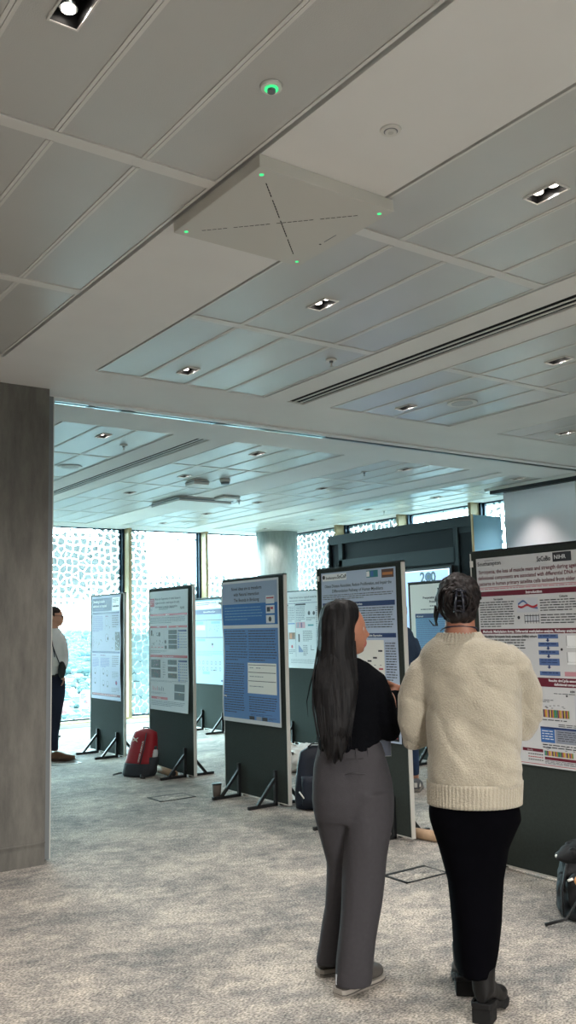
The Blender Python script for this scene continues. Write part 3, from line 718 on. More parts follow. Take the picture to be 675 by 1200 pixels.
for j in range(2): p.rect(.03, .735+j*.105, .22, .09, M_black, 2); p.dots(.05, .745+j*.105, .18, .07, 12, red if j else pink, .006)
for j in range(3): p.rect(.42, .735+j*.07, .20, .05, M_black, 2); p.dots(.43, .74+j*.07, .18, .035, 8, (teal, red, orange)[j], .004)
p.lines(.30, .76, .06, .18, 7, inkl, .3); p.rect(.65, .735, .19, .02, navy); tabl(.765, 7); p.lines(.02, .955, .8, .02, 2, inkl, .4)
for i in range(8): p.rect(.06+i*.035, 1.02+.01*(i % 3), .014, .045-.01*(i % 3), pink if i < 4 else inkl, 2)
for j in range(2): p.rect(.56, .985+j*.085, .22, .075, M_black, 2); p.dots(.57, .99+j*.085, .19, .06, 16, red if not j else orange, .006)
p.lines(.03, 1.085, .36, .02, 2, inkl, .4); p.rect(.03, 1.13, .38, .026, red); p.text('Conclusions', .21, 1.15, .018, wht, 'CENTER', 3); p.lines(.03, 1.17, .78, .06, 4, inkl, .4); p.done()

# --- lilac poster
M_lil = mat('poster_lilac', lin(160, 165, 190), .5)
p = Poster(4.66-.017, 10.765, 1.925, .86, 1.27, 'lilac poster with navy title block on the furthest front-row board', M_lil, lambda u, v: .012*u**3*math.sin(v*6+.5)**2)
p.rect(.02, .03, .58, .16, navy); p.text('Smoking in adults', .05, .085, .05, wht, k=3, bold=.001); p.text('admitted to hospital', .05, .14, .05, wht, k=3, bold=.001); p.lines(.05, .16, .5, .02, 1, lilac, .4)
p.rect(.62, .03, .22, .16, wht); p.lines(.64, .05, .17, .05, 3, inkb, .4); p.lines(.64, .13, .18, .03, 1, ink, .6, 1)
p.rect(.02, .205, .82, .022, navy); p.lines(.03, .25, .33, .2, 11, lilac, .6); p.lines(.42, .25, .14, .03, 1, purp, .4)
p.disc(.46, .33, .05, inkl, 2, 24, .046); p.dots(.4, .37, .2, .05, 8, ink, .006); p.lines(.62, .25, .2, .16, 6, inkb, .35)
p.dots(.04, .5, .28, .14, 18, inkb, .006); p.disc(.46, .52, .05, inkb, 2, 24, .045); p.disc(.49, .53, .02, ink); p.rect(.70, .45, .13, .22, M_black); p.dots(.71, .46, .11, .19, 14, midgrey, .01); p.dots(.61, .47, .06, .2, 10, inkb, .006)
p.rect(.02, .685, .82, .022, navy); p.lines(.03, .73, .18, .02, 1, purp, .5); p.lines(.27, .73, .25, .02, 1, purp, .5)
p.lines(.03, .765, .2, .12, 8, lilac, .6); p.lines(.27, .765, .28, .12, 8, lilac, .6); p.lines(.62, .74, .2, .14, 6, inkb, .3)
for a, b in ((.08, .93), (.33, .93), (.44, .95), (.08, 1.05), (.33, 1.07), (.45, 1.08)): p.disc(a+.03, b, .035, inkl, 2, 20, .03); p.rect(a+.02, b+.02, .03, .02, inkb, 2)
p.rect(.26, .91, .005, .28, inkl); p.disc(.74, 1.06, .026, purp); p.disc(.74, 1.06, .012, red, 3); p.lines(.62, .93, .2, .08, 5, inkl, .35); p.lines(.6, 1.12, .22, .06, 3, inkl, .35)
p.rect(.02, 1.20, .82, .03, maroon); p.lines(.05, 1.208, .7, .015, 1, pink, .5, 1); p.done()

# --- rear posters
M_cy = mat('poster_iceblue', lin(132, 166, 184), .5)
p = Poster(6.82-.017, 11.90, 1.915, .86, 1.24, 'ice-blue poster with navy title band on the rear board left of the blue poster', M_cy)
p.rect(0, .02, .86, .12, wht); p.lines(.05, .045, .6, .05, 2, navy, .4); p.rect(.70, .05, .12, .035, ink); p.rect(.02, .15, .82, .07, navy); p.text('Advanced Wound Care', .43, .195, .035, wht, 'CENTER', 3)
p.rect(.02, .30, .82, .012, inkb); p.rect(.345, .31, .008, .25, inkb); p.rect(.02, .555, .82, .014, inkb)
p.rect(.05, .325, .2, .04, bluel); p.rect(.48, .325, .25, .035, bluel); p.rect(.05, .38, .25, .07, pink); p.dots(.4, .38, .3, .1, 14, inkb, .007)
p.rect(.05, .58, .25, .035, bluel); p.disc(.51, .66, .02, ink); p.rect(.5, .68, .02, .03, red); p.lines(.03, .76, .8, .08, 4, bluel, .5)
for i in range(12): p.disc(.12+(i % 6)*.12, .93+(i//6)*.09, .028, inkb, 2, 14, .018)
p.rect(.52, 1.03, .06, .012, ink); p.rect(.22, 1.06, .2, .04, bluel); p.rect(.74, 1.17, .08, .025, navy); p.done()
p = Poster(6.82-.017, 9.67, 1.93, 1.16, .97, 'landscape white poster with orange and pink pictures on the rear board', M_paper)
p.text('Patient derived tumour organoid models for individual treatment', .24, .085, .036, inkb, bold=.0006, maxw=.86); p.lines(.24, .11, .8, .02, 1, inkl, .5)
p.rect(.2, .145, .92, .005, navy); p.rect(.36, .15, .005, .68, navy); p.rect(.37, .155, .22, .02, ink); p.disc(.205, .168, .012, ink)
p.lines(.2, .19, .15, .2, 9, inkl, .4); p.lines(.38, .19, .2, .2, 9, inkl, .45); p.rect(.2, .40, .15, .012, blueb); p.rect(.38, .39, .19, .075, pink, 2); p.rect(.40, .395, .04, .065, midgrey, 3); p.rect(.48, .395, .03, .065, purp, 3)
p.rect(.22, .52, .13, .085, mat('ink_brownfig', lin(120, 80, 40), .5), 2); p.rect(.235, .53, .05, .07, orange, 3); p.rect(.42, .54, .03, .1, ink, 2); p.disc(.28, .70, .02, red); p.lines(.21, .74, .14, .06, 3, inkl, .4)
p.disc(.66, .28, .025, ink); p.rect(.65, .25, .02, .03, ink, 3); p.disc(.76, .28, .025, ink); p.lines(.6, .33, .2, .05, 3, inkb, .4); p.rect(.63, .42, .12, .02, teal, 2); p.lines(.52, .5, .2, .14, 8, inkb, .4)
for i in range(5): p.rect(.42+i*.02, .68+i*.015, .015, .09-i*.015, steel, 2)
p.lines(.52, .68, .1, .14, 7, inkb, .4); p.rect(.68, .68, .006, .06, ink); p.rect(.68, .735, .07, .006, ink); p.lines(.8, .2, .3, .5, 22, inkb, .4)
p.lines(.25, .86, .8, .06, 3, inkl, .3); p.done()
p = Poster(6.92-.017, 7.265, 1.915, .84, 1.22, 'cream poster with a blue text panel in front of the media wall', M_paperw)
p.text('Preoperative Cancer Treatment', .42, .16, .034, ink, 'CENTER', bold=.001, maxw=.62); p.text('Protocol for Care', .42, .205, .034, ink, 'CENTER', bold=.001); p.lines(.3, .235, .2, .02, 1, inkb, .5); p.lines(.16, .27, .5, .02, 1, inkb, .5)
p.rect(.07, .32, .70, .05, navy); p.text('Abstract', .09, .358, .03, wht, k=3); p.rect(.07, .37, .70, .36, bluel); p.lines(.09, .385, .64, .32, 14, steel, .35)
p.rect(.05, .78, .74, .05, red); p.disc(.46, .76, .22, M_paperw, 4, 40); p.disc(.46, .76, .22, ink, 5, 40, .207); p.lines(.08, .85, .66, .3, 12, inkl, .4); p.done()

# ------------------------------------------------------------------ media wall, television, projection screen
M_unit = mat('media_unit_teal', lin(40, 50, 53), .6, spec=.3); M_unitd = mat('media_unit_dark', lin(8, 12, 18), .6, spec=.2); M_sideb = mat('media_side_blue', lin(150, 212, 240), .5)
t = thing('media_wall', (8.25, 8.7, 0), 'tall dark teal media wall unit with blue end panel', 'media wall')
m = MB(); m.box((8.04, 7.32, 0), (8.5, 10.1, 2.74), M_unitd); m.build('carcass', t)
m = MB(); m.box((8.0, 7.31, 2.64), (8.04, 10.1, 2.77), M_unit); m.box((8.04, 7.31, 2.74), (8.52, 10.1, 2.77), M_unit); m.box((8.0, 7.60, 2.22), (8.04, 9.86, 2.41), M_unit)
m.box((8.0, 7.545, 0), (8.04, 7.62, 2.64), M_unit); m.box((8.0, 9.78, 0), (8.04, 9.86, 2.64), M_unit); m.box((8.0, 10.07, 0), (8.04, 10.1, 2.64), M_unit); m.box((8.0, 7.62, 0), (8.04, 9.78, .9), M_unit); m.build('front_frame', t)
m = MB(); m.box((8.02, 7.33, .05), (8.04, 7.54, 2.57), M_unitd); m.box((8.015, 7.33, 2.57), (8.04, 7.545, 2.64), M_unit); m.build('side_door', t)
m = MB(); m.box((8.0, 7.295, 0), (8.52, 7.312, 2.772), M_sideb); m.build('end_panel', t)
m = MB(); m.box((7.99, 7.285, 0), (8.005, 7.31, 2.775), M_wood); m.build('corner_trim', t)
t = thing('television', (7.97, 8.63, 1.08), 'large flat television showing a pale blue slide with 200', 'television')
m = MB(); m.box((7.95, 7.62, 1.06), (7.999, 9.72, 2.185), M_black); m.build('bezel', t, bevel=.004)
M_tv = mat('tv_slide', lin(150, 190, 240), .3, emit=lin(168, 200, 248), es=.42); M_tvt = mat('tv_teal', lin(20, 70, 84), .3, emit=lin(36, 84, 98), es=.25); M_tvw = mat('tv_white', lin(230, 240, 250), .3, emit=lin(225, 238, 252), es=.48); M_tvb = mat('tv_blue', lin(40, 80, 150), .3, emit=lin(40, 90, 160), es=.4)
m = MB(); m.box((7.946, 7.66, 1.09), (7.951, 9.68, 2.15), M_tv); m.build('screen', t)
p = Poster.__new__(Poster); p.x, p.yl, p.zt, p.w, p.h = 7.946, 9.68, 2.15, 2.02, 1.06; p.m = MB(); p.curl = lambda u, v: 0; p.rnd = random.Random(1)
p.rect(0, 0, 2.02, .012, M_tvw, 1); p.rect(2.0, 0, .02, 1.06, M_tvw, 1)
p.text('2', 1.51, .15, .18, M_tvt, bold=.006, k=2); p.text('0', 1.70, .15, .18, M_tvt, bold=.006, k=2); p.disc(1.66, .087, .06, M_tvt, 3, 32); p.disc(1.66, .087, .04, M_tvb, 4, 20, .035)
p.rect(.1, .4, 1.0, .45, M_tvw, 1); p.rect(1.165, .48, .05, .06, M_tvb, 2); p.rect(1.15, .62, .06, .05, M_tvb, 2)
p.m.build('slide_graphic', t)
t = thing('projection_screen', (8.68, 6.85, 3.1), 'pulled-down grey-white projection screen right of the media wall', 'projection screen')
m = MB(); m.box((8.675, 6.30, 1.25), (8.68, 7.375, 3.085), M_screen); m.build('fabric', t)
m = MB(); m.box((8.60, 6.15, 3.085), (8.76, 7.53, 3.165), M_black); m.build('case', t, bevel=.005)
m = MB(); m.box((8.585, 6.1, 3.13), (8.60, 7.6, 3.168), M_white); m.build('case_trim', t)
m = MB(); m.box((8.665, 6.29, 1.22), (8.69, 7.385, 1.25), M_alu); m.build('bottom_bar', t)
m = MB(); m.box((8.673, 6.296, 1.25), (8.682, 6.306, 3.085), M_white); m.build('edge_band', t)

# ------------------------------------------------------------------ people
def axes(P):
    d = Vector((P[0], P[1], 0)).normalized(); r = Vector((d.y, -d.x, 0)); return d, r
def W(P, px, py, off=0.0):
    """point at pixel (px, py) of the photo frame, on the upright plane through P turned to the viewer, moved back by off"""
    d, r = axes(P); ray = FW+RT*(px-337.5)/F_PX-UP*(py-600)/F_PX
    q = Vector((P[0], P[1], 0))+d*off
    return CAM+ray*((q-CAM).dot(d)/ray.dot(d))
def ring(c, A, B, a, b, n=32, p=2.0):
    out = []
    for i in range(n):
        t = 2*PI*i/n; ct, st = math.cos(t), math.sin(t)
        out.append(c+A*a*math.copysign(abs(ct)**(2/p), ct)+B*b*math.copysign(abs(st)**(2/p), st))
    return out
def rows(mb, P, rr, m, p=2.2, n=36, roll=0):
    """rr: (py, px left, px right, half depth, offset back)"""
    d, r = axes(P); out = []
    for (y, l, rt, b, off) in rr:
        c = W(P, (l+rt)/2, y, off); a = (W(P, rt, y, off)-W(P, l, y, off)).length/2
        out.append(ring(c, r, d, a, b, n, p))
    mb.rings(out, m)
def bake(mb, name, parent, voxel=.009, smooth=6, disp=0, dscale=.12, post=None, fac=.5, tex='CLOUDS'):
    me = mb.mesh(name); o = bpy.data.objects.new('tmp', me)
    r = o.modifiers.new('r', 'REMESH'); r.mode = 'VOXEL'; r.voxel_size = voxel; r.use_smooth_shade = True
    if smooth: s = o.modifiers.new('s', 'SMOOTH'); s.iterations = smooth; s.factor = fac
    if disp:
        tx = bpy.data.textures.new('folds', tex); tx.noise_scale = dscale
        dm = o.modifiers.new('d', 'DISPLACE'); dm.texture = tx; dm.strength = disp; dm.mid_level = .5; dm.texture_coords = 'LOCAL'
        s2 = o.modifiers.new('s2', 'SMOOTH'); s2.iterations = 2
    me2 = evaluated(o)
    me2.name = name; mats = list(me.materials); bpy.data.objects.remove(o); bpy.data.meshes.remove(me)
    me2.materials.clear()
    for q in mats: me2.materials.append(q)
    for q in me2.polygons: q.use_smooth = True; q.material_index = 0
    if post: post(me2)
    ob = bpy.data.objects.new(name, me2); C.objects.link(ob)
    if parent: ob.parent = parent; me2.transform(pw(parent).inverted())
    return ob
def headpts(mb, c, f, m, sc=1.0, n=44, tilt=0):
    """head mesh: c = centre, f = facing direction; returns frame (R, F, U)"""
    F_ = Vector(f).normalized(); R_ = F_.cross(Vector((0, 0, 1))).normalized(); U_ = R_.cross(F_)
    rr = []
    g = lambda a: math.exp(-a)
    for i in range(1, n):
        th = PI*i/n; row = []
        for j in range(2*n):
            ph = 2*PI*j/(2*n)
            x, y, z = math.sin(th)*math.cos(ph), math.sin(th)*math.sin(ph), -math.cos(th)
            sx, sy, sz = .074*x, .097*y, .118*z
            if z < 0:
                sx *= 1-.30*(-z)**1.4
                if y < 0: sy *= 1-.45*(-z)**1.2
                else: sy *= 1+.75*z*z*min(1, y*3)
            if y > .1:
                k = min(1, (y-.1)/.5)
                sy += k*(.022*g((x/.15)**2+((z+.17)/.12)**2) + .008*g((x/.12)**2+((z-.0)/.16)**2)
                         - .011*g(((abs(x)-.36)/.18)**2+((z-.07)/.12)**2) + .005*g(((abs(x)-.33)/.25)**2+((z-.24)/.08)**2)
                         + .008*g((x/.30)**2+((z+.46)/.055)**2)+.007*g((x/.27)**2+((z+.57)/.05)**2) - .006*g((x/.2)**2+((z+.68)/.05)**2) + .006*g((x/.32)**2+((z+.84)/.12)**2))
            row.append(Vector(c)+(R_*sx+F_*sy+U_*sz)*sc)
        rr.append(row)
    mb.rings(rr, m)
    for s in (-1, 1):   # ears
        e = Vector(c)+(R_*s*.077-F_*.008-U_*.004)*sc
        Rm = Matrix((R_, F_, U_)).transposed()
        mb.sphere(e, (.010*sc, .019*sc, .031*sc), m, 8, Rm @ Matrix.Rotation(s*.3, 3, 'Z'))
    return R_, F_, U_
def eyes(parent, c, fr, sc=1.0):
    R_, F_, U_ = fr
    M_eye = bpy.data.materials.get('eye_white') or mat('eye_white', lin(170, 164, 160), .3)
    M_iris = bpy.data.materials.get('eye_iris') or mat('eye_iris', lin(50, 32, 24), .2)
    for s in (-1, 1):
        e = Vector(c)+(R_*s*.028+F_*.0740+U_*.007)*sc; m = MB(); m.sphere(e, .0115*sc, M_eye, 10); m.sphere(e+F_*.0045*sc, .0078*sc, M_iris, 8); m.build('eye', parent)
    brow = MB()
    for s in (-1, 1):
        pts = [Vector(c)+(R_*s*(.013+.011*i)+F_*(.0885-.003*i-.0012*i*i)+U_*(.026+.004*math.sin(i*.9)))*sc for i in range(4)]
        brow.tube(pts, [.003, .0035, .003, .0015], M_hairb, 6, .6)
    brow.build('eyebrows', parent)
def hand(mb, wrist, d, pn, m, sc=1.0, curl=.5, side=1):
    """palm + four fingers + thumb; d = pointing direction, pn = palm normal"""
    d = Vector(d).normalized(); pn = Vector(pn); pn = (pn-d*pn.dot(d)).normalized(); x = d.cross(pn)*side
    R = lambda c, a, b: ring(c, x, pn, a, b, 14, 2.4)
    w = Vector(wrist)
    mb.rings([R(w-d*.03*sc, .024*sc, .019*sc), R(w, .026*sc, .018*sc), R(w+d*.035*sc, .038*sc, .016*sc), R(w+d*.07*sc, .042*sc, .014*sc), R(w+d*.092*sc, .040*sc, .011*sc)], m)
    for i, ln in enumerate((.068, .078, .073, .058)):
        b = w+d*.078*sc+x*(.030-.020*i)*sc; pts = [b]; dd = d.copy()
        for k, fr in enumerate((.18, .42, .32, .24)):
            dd = (dd*math.cos(curl*.6*(k > 0))+pn*math.sin(curl*.6*(k > 0))).normalized(); pts.append(pts[-1]+dd*ln*fr*sc)
        mb.tube(pts, [.0095*sc, .0095*sc, .0088*sc, .008*sc, .0065*sc], m, 10)
    b = w+d*.02*sc+x*.026*sc; pts = [b, b+(x*.8+d*.6+pn*.2).normalized()*.034*sc]; pts.append(pts[-1]+(x*.35+d*.9+pn*.3).normalized()*.03*sc); pts.append(pts[-1]+(d+pn*.5).normalized()*.024*sc)
    mb.tube(pts, [.013*sc, .0115*sc, .0105*sc, .008*sc], m, 10)
def mhair(name, col, streak, stretch=(60, 60, 2.0), rough=.55):
    m, nt, b = base(name); N = nt.nodes; L = nt.links
    tc = N.new('ShaderNodeTexCoord'); mp = N.new('ShaderNodeMapping'); mp.inputs['Scale'].default_value = stretch
    n = N.new('ShaderNodeTexNoise'); n.inputs['Scale'].default_value = 1.6; n.inputs['Detail'].default_value = 6
    L.new(tc.outputs['Object'], mp.inputs[0]); L.new(mp.outputs[0], n.inputs['Vector'])
    r = N.new('ShaderNodeValToRGB'); r.color_ramp.elements[0].position = .35; r.color_ramp.elements[0].color = col; r.color_ramp.elements[1].position = .75; r.color_ramp.elements[1].color = streak
    L.new(n.outputs['Fac'], r.inputs[0]); L.new(r.outputs[0], b.inputs['Base Color']); b.inputs['Roughness'].default_value = rough; b.inputs['Specular IOR Level'].default_value = .22
    bp = N.new('ShaderNodeBump'); bp.inputs['Strength'].default_value = .35; bp.inputs['Distance'].default_value = .01
    L.new(n.outputs['Fac'], bp.inputs['Height']); L.new(bp.outputs[0], b.inputs['Normal']); return m
M_hairb = mhair('hair_black', lin(9, 9, 12), lin(22, 19, 19))
M_hairbr = mhair('hair_brown', lin(13, 11, 13), lin(38, 29, 27), (60, 60, 25))
M_knit = mat('cream_knit', lin(170, 162, 145), .95, var=.07, scale=18, bump=.7, bscale=150, spec=.2, sheen=.3)
M_skirt = mat('black_jersey', lin(4, 4, 7), .95, var=.1, scale=20, spec=.04)
M_blackknit = mat('black_knit', lin(7, 8, 12), .95, bump=.4, bscale=120, spec=.08)
M_trou = mat('grey_trouser', lin(58, 56, 59), .85, var=.05, scale=60, bump=.15, bscale=300, spec=.25)
M_boot = mat('black_leather', lin(9, 9, 10), .5, spec=.3, bump=.1, bscale=60)
M_sole = mat('black_rubber', lin(15, 15, 16), .7, spec=.3)

def shoe(parent, heel, yaw_, L=.27, kind='sneaker', mats=None, sc=1.0, name='shoe', top=.0):
    """heel: ground point at the back of the heel, yaw_: direction vector on the floor"""
    d = Vector((yaw_[0], yaw_[1], 0)).normalized(); x = Vector((d.y, -d.x, 0)); z = Vector((0, 0, 1)); H = Vector((heel[0], heel[1], 0))
    up_m, sole_m, acc_m = mats
    root = bpy.data.objects.new(name, None); C.objects.link(root); root.parent = parent
    root.location = H-pw(parent).translation
    hb = .055 if kind == 'boot' else 0.0
    def sec(y, w, z0, z1, dx=0, p=2.6): return ring(H+d*y+x*dx+z*(z0+z1)/2, x, z, w, (z1-z0)/2, 24, p)
    s0 = .022 if kind != 'boot' else .018
    f_ = lambda y: (hb*max(0, 1-max(0, y-.07)/.10) if hb else 0)
    m = MB()
    prof = [(.008, .018, .05), (.02, .030, .075), (.05, .036, .088), (.09, .038, .092), (.13, .040, .080), (.165, .044, .066), (.20, .047, .056), (.235, .043, .048), (.258, .032, .042), (.268, .014, .034)]
    m.rings([sec(y*L/.27, w, s0+f_(y)-.004, s0+f_(y)+h) for y, w, h in prof], up_m)
    if kind == 'boot':
        m.rings([ring(H+d*(.052+.003*i)+z*(hb+.05+.042*i), x, d, .041+.002*i, .047+.002*i, 24, 2.2) for i in range(3)], up_m)
    u = bake(m, 'upper', root, .006, 3)
    m = MB(); sp = [(0, .022 if kind != 'boot' else .032), (.012, .034 if kind != 'boot' else .040), (.05, .039 if kind != 'boot' else .042), (.09, .038), (.13, .041), (.17, .047), (.205, .050), (.24, .046), (.264, .034), (.278, .014)]
    outl = [(y*L/.27, w) for y, w in sp]
    def outline(zf, e): return [H+d*y+x*(w+e)+z*zf(y) for y, w in outl]+[H+d*y-x*(w+e)+z*zf(y) for y, w in reversed(outl)]
    if kind == 'boot':
        m.rings([outline(lambda y: f_(y), 0), outline(lambda y: f_(y)+.020, .001)], sole_m, smooth=False); m.build('sole', root, bevel=.003)
        m = MB(); m.rings([[H+d*(.0+.004*(q == 1)+a)+x*b+z*(hb*q) for a, b in ((.002, -.037), (.002, .037), (.075, .040), (.075, -.040))] for q in (0, 1)], sole_m, smooth=False); m.build('heel', root, bevel=.004)
        return root
    m.rings([outline(lambda y: 0+.010*max(0, y-.2)/.07, -.003), outline(lambda y: .010, .002), outline(lambda y: .026+.006*(y < .06), .001)], sole_m, smooth=False); m.build('sole', root, bevel=.003)
    m = MB(); m.rings([outline(lambda y: .011, .0035), outline(lambda y: .015, .0035)], up_m, smooth=False); m.build('sole_stripe', root)
    m = MB()
    for s in (-1, 1):
        pts = [H+d*a+x*s*b+z*c for a, b, c in ((.018, .029, .052), (.04, .0365, .088), (.055, .039, .06), (.075, .0395, .082), (.092, .0405, .05), (.06, .0405, .040))]
        f1 = m.face(pts, acc_m)
    m.box((-.014, 0, .045), (.014, .004, .085), acc_m, Matrix((x, d, z)).transposed(), H+d*.006); m.build('side_patch', root)
    m = MB()
    for i in range(4):
        y = .115+.017*i; zz = s0+.086-.008*i
        m.tube([H+d*y-x*.024+z*(zz-.008), H+d*y+z*(zz+.003), H+d*y+x*.024+z*(zz-.008)], .0028, acc_m, 6)
    m.build('laces', root)
    return root

# ---------- woman in the cream jumper (seen from behind)
P = (2.70, 2.55); d, r = axes(P)
WR = thing('person', (P[0], P[1], 0), 'person seen from behind in a cream knitted jumper and long black skirt', 'person')
m = MB()
hc = W(P, 537.5, 706, .01); hf = d+r*.12
fr = headpts(m, hc, hf, M_skin, .97)
rows(m, P, [(722, 522, 556, .058, -.004), (736, 521, 557, .055, -.008), (748, 518, 562, .06, .0), (760, 505, 580, .075, .01), (790, 500, 606, .10, .02), (850, 506, 604, .10, .02), (930, 512, 602, .11, .02), (1000, 530, 588, .09, .03), (1040, 540, 580, .08, .03)], M_skin)
def limb(mb, pts, rad, m, n=16): mb.tube(pts, rad, m, n)
lA = [W(P, 500, 790, .035), W(P, 485, 858, .095), W(P, 515, 838, .28)]; rA = [W(P, 602, 788, .04), W(P, 613, 848, .125), W(P, 588, 832, .29)]
limb(m, [lA[0], lA[1]], [.036, .030], M_skin); limb(m, [lA[1], lA[2]], [.030, .022], M_skin)
limb(m, [rA[0], rA[1]], [.036, .030], M_skin); limb(m, [rA[1], rA[2]], [.030, .022], M_skin)
hand(m, lA[2], (lA[2]-lA[1]).normalized()+r*.6, -Vector((0, 0, 1))*.3+d*-.6, M_skin, .95, .7, 1)
hand(m, rA[2], (rA[2]-rA[1]).normalized()-r*.6, -Vector((0, 0, 1))*.3+d*-.6, M_skin, .95, .7, -1)
BL, BR = Vector((2.765, 2.685, 0)), Vector((2.622, 2.472, 0)); dL, dR = (d-r*.05).normalized(), (d+r*.30).normalized()
limb(m, [W(P, 548, 1020, .08), BL+dL*.06+Vector((0, 0, .26)), BL+dL*.06+Vector((0, 0, .13))], [.07, .038, .035], M_skin); limb(m, [W(P, 560, 1010, .04), BR+dR*.07+Vector((0, 0, .30)), BR+dR*.055+Vector((0, 0, .12))], [.06, .034, .034], M_skin)
bake(m, 'body', WR, .0065, 4)
eyes(WR, hc, fr, .97)
# jumper
m = MB()
rows(m, P, [(744, 513, 562, .066, .005), (748, 507, 572, .078, .01), (754, 499, 590, .095, .012), (763, 491, 605, .112, .02), (780, 488, 610, .13, .025), (800, 492, 612, .14, .03), (830, 500, 611, .145, .03), (870, 501, 610, .15, .03), (900, 499, 612, .155, .03), (914, 500, 611.5, .152, .03), (921, 506, 605, .14, .03)], M_knit, 2.3)
m.tube([W(P, 512, 770, .01), W(P, 496, 786, .022), W(P, 486, 815, .05), W(P, 482.5, 845, .07), W(P, 486, 866, .10), W(P, 495, 862, .16), W(P, 512, 845, .25)], [.05, .066, .064, .060, .058, .055, .042], M_knit, 20)
m.tube([W(P, 590, 765, .01), W(P, 605, 782, .025), W(P, 617, 810, .08), W(P, 619, 838, .10), W(P, 612, 853, .12), W(P, 604, 848, .17), W(P, 592, 835, .26)], [.05, .066, .062, .058, .056, .055, .042], M_knit, 20)
def folds(me):
    for v in me.vertices:
        c = v.co; a = c.dot(r); q = c.z
        n1 = noise.noise(Vector((a*6+q*5, 0, q*4-a*4)))*.016+noise.noise(Vector((a*15+q*10, 3, q*8)))*.007
        rg = (1-min(1, abs(noise.noise(Vector((a*5+q*6, 7, q*3.5-a*3)))*2.2)))**4
        v.co += v.normal*(n1*.8-.0055*rg)
bake(m, 'jumper', WR, .008, 6, 0, post=folds)
def ribband(mb, P, y0, y1, l0, r0, l1, r1, b0, b1, off, m, nrib, amp=.0022):
    c0, c1 = W(P, (l0+r0)/2, y0, off), W(P, (l1+r1)/2, y1, off); d, r = axes(P)
    a0 = (W(P, r0, y0, off)-W(P, l0, y0, off)).length/2; a1 = (W(P, r1, y1, off)-W(P, l1, y1, off)).length/2
    n = nrib*4; rr = []
    for k in range(-1, 10):
        t = min(1, max(0, k/8)); c = c0.lerp(c1, t); a = a0+(a1-a0)*t; b = b0+(b1-b0)*t; e = 0
        if k in (-1, 9):
            rr.append([c+r*(a-.012)*math.cos(2*PI*i/n)+d*(b-.012)*math.sin(2*PI*i/n) for i in range(n)]); continue
        rr.append([c+r*(a+e+amp*math.sin(i*2*PI/4+.8))*math.cos(2*PI*i/n)+d*(b+e+amp*math.sin(i*2*PI/4+.8))*math.sin(2*PI*i/n) for i in range(n)])
    mb.rings(rr, m, cap=False)
m = MB(); ribband(m, P, 914, 941, 499.5, 612.5, 500.5, 611.5, .1545, .151, .03, M_knit, 74); m.build('hem_rib', WR)
m = MB(); ribband(m, P, 741, 755, 513, 563, 503, 574, .066, .090, .006, M_knit, 40); m.build('neck_rib', WR)
# lanyard
m = MB(); c0 = W(P, 538.5, 742, .0)
m.tube([c0+r*.073*math.cos(a)+d*(.065*math.sin(a)+.004)+Vector((0, 0, .012-.018*math.sin(a))) for a in [PI*(1+i/14) for i in range(15)]], .006, mat('lanyard_navy', lin(18, 22, 48), .6), 8, .35); m.build('lanyard', WR)
# skirt
m = MB()
rows(m, P, [(912, 510, 602, .11, .03), (935, 505, 607, .127, .03), (948, 502, 610.5, .135, .03), (960, 503, 612, .14, .03), (993, 514, 597, .125, .03), (1030, 524, 590, .125, .03), (1080, 529, 587, .145, .03), (1112, 531, 583, .155, .035), (1131, 535, 579, .16, .035)], M_skirt, 2.2)
def sk(me):
    for v in me.vertices:
        a = v.co.dot(r); v.co += v.normal*(noise.noise(Vector((a*9, v.co.y*3, v.co.z*1.6)))*.008)
bake(m, 'skirt', WR, .009, 5, post=sk)
# boots and socks
bm_ = (M_boot, M_sole, M_boot)
shoe(WR, BL[:2], dL, .27, 'boot', bm_, name='boot')
shoe(WR, BR[:2], dR, .27, 'boot', bm_, name='boot')
m = MB(); a_ = BR+dR*.055; m.tube([a_+Vector((0, 0, .13)), a_+Vector((0, 0, .192))], [.042, .040], M_skirt, 20); m.build('sock', WR)
# hair
m = MB()
Rm = Matrix((r, d, Vector((0, 0, 1)))).transposed()
m.sphere(W(P, 537.5, 702.5, -.008), (.093, .103, .104), M_hairbr, 20, Rm); m.sphere(W(P, 536, 714, -.058), (.062, .05, .058), M_hairbr, 16, Rm)
m.sphere(hc+fr[2]*.050+fr[1]*.006, (.078, .094, .072), M_hairbr, 16, Matrix((fr[0], fr[1], fr[2])).transposed())
m.sphere(W(P, 539, 718, -.03), (.070, .062, .050), M_hairbr, 16, Rm)
def hn(me):
    for v in me.vertices:
        q = v.co.copy(); l = q-hc; lx, ly, lz = l.dot(fr[0]), l.dot(fr[1]), l.dot(fr[2])
        if lz < .01 and ly > -.045 and abs(lx) > .069: v.co -= fr[0]*math.copysign((abs(lx)-.069)*min(1, (.01-lz)/.02), lx)
        v.co += v.normal*(noise.noise(q*26)*.010+noise.noise(q*60)*.006)
bake(m, 'hair', WR, .005, 3, post=hn)
m = MB()
rn = random.Random(5)
for i in range(60):
    a = rn.uniform(0, 2*PI); rr_ = rn.uniform(.015, .083); c = W(P, 537, 704, -.118+rr_*.30+(rr_/.083)**3*.045)
    pts = []
    for k in range(6):
        aa = a+k*.32; pts.append(c+r*rr_*math.cos(aa)+Vector((0, 0, rr_*math.sin(aa)*1.0))+d*(-.010*math.sin(k*.7)))
    m.tube(pts, [.001, .0045, .0055, .005, .004, .001], M_hairbr, 8)
m.tube([W(P, 513, 716, .0), W(P, 511, 728, .0), W(P, 512.5, 733, .0), W(P, 508, 733, .0), W(P, 504, 728, .0), W(P, 502.5, 726, .0)], [.007, .005, .0035, .0028, .002, .001], M_hairbr, 8)
m.tube([W(P, 511, 710, .01), W(P, 509.5, 722, .01), W(P, 511, 733, .01)], [.008, .006, .002], M_hairbr, 8)
m.build('curls', WR)
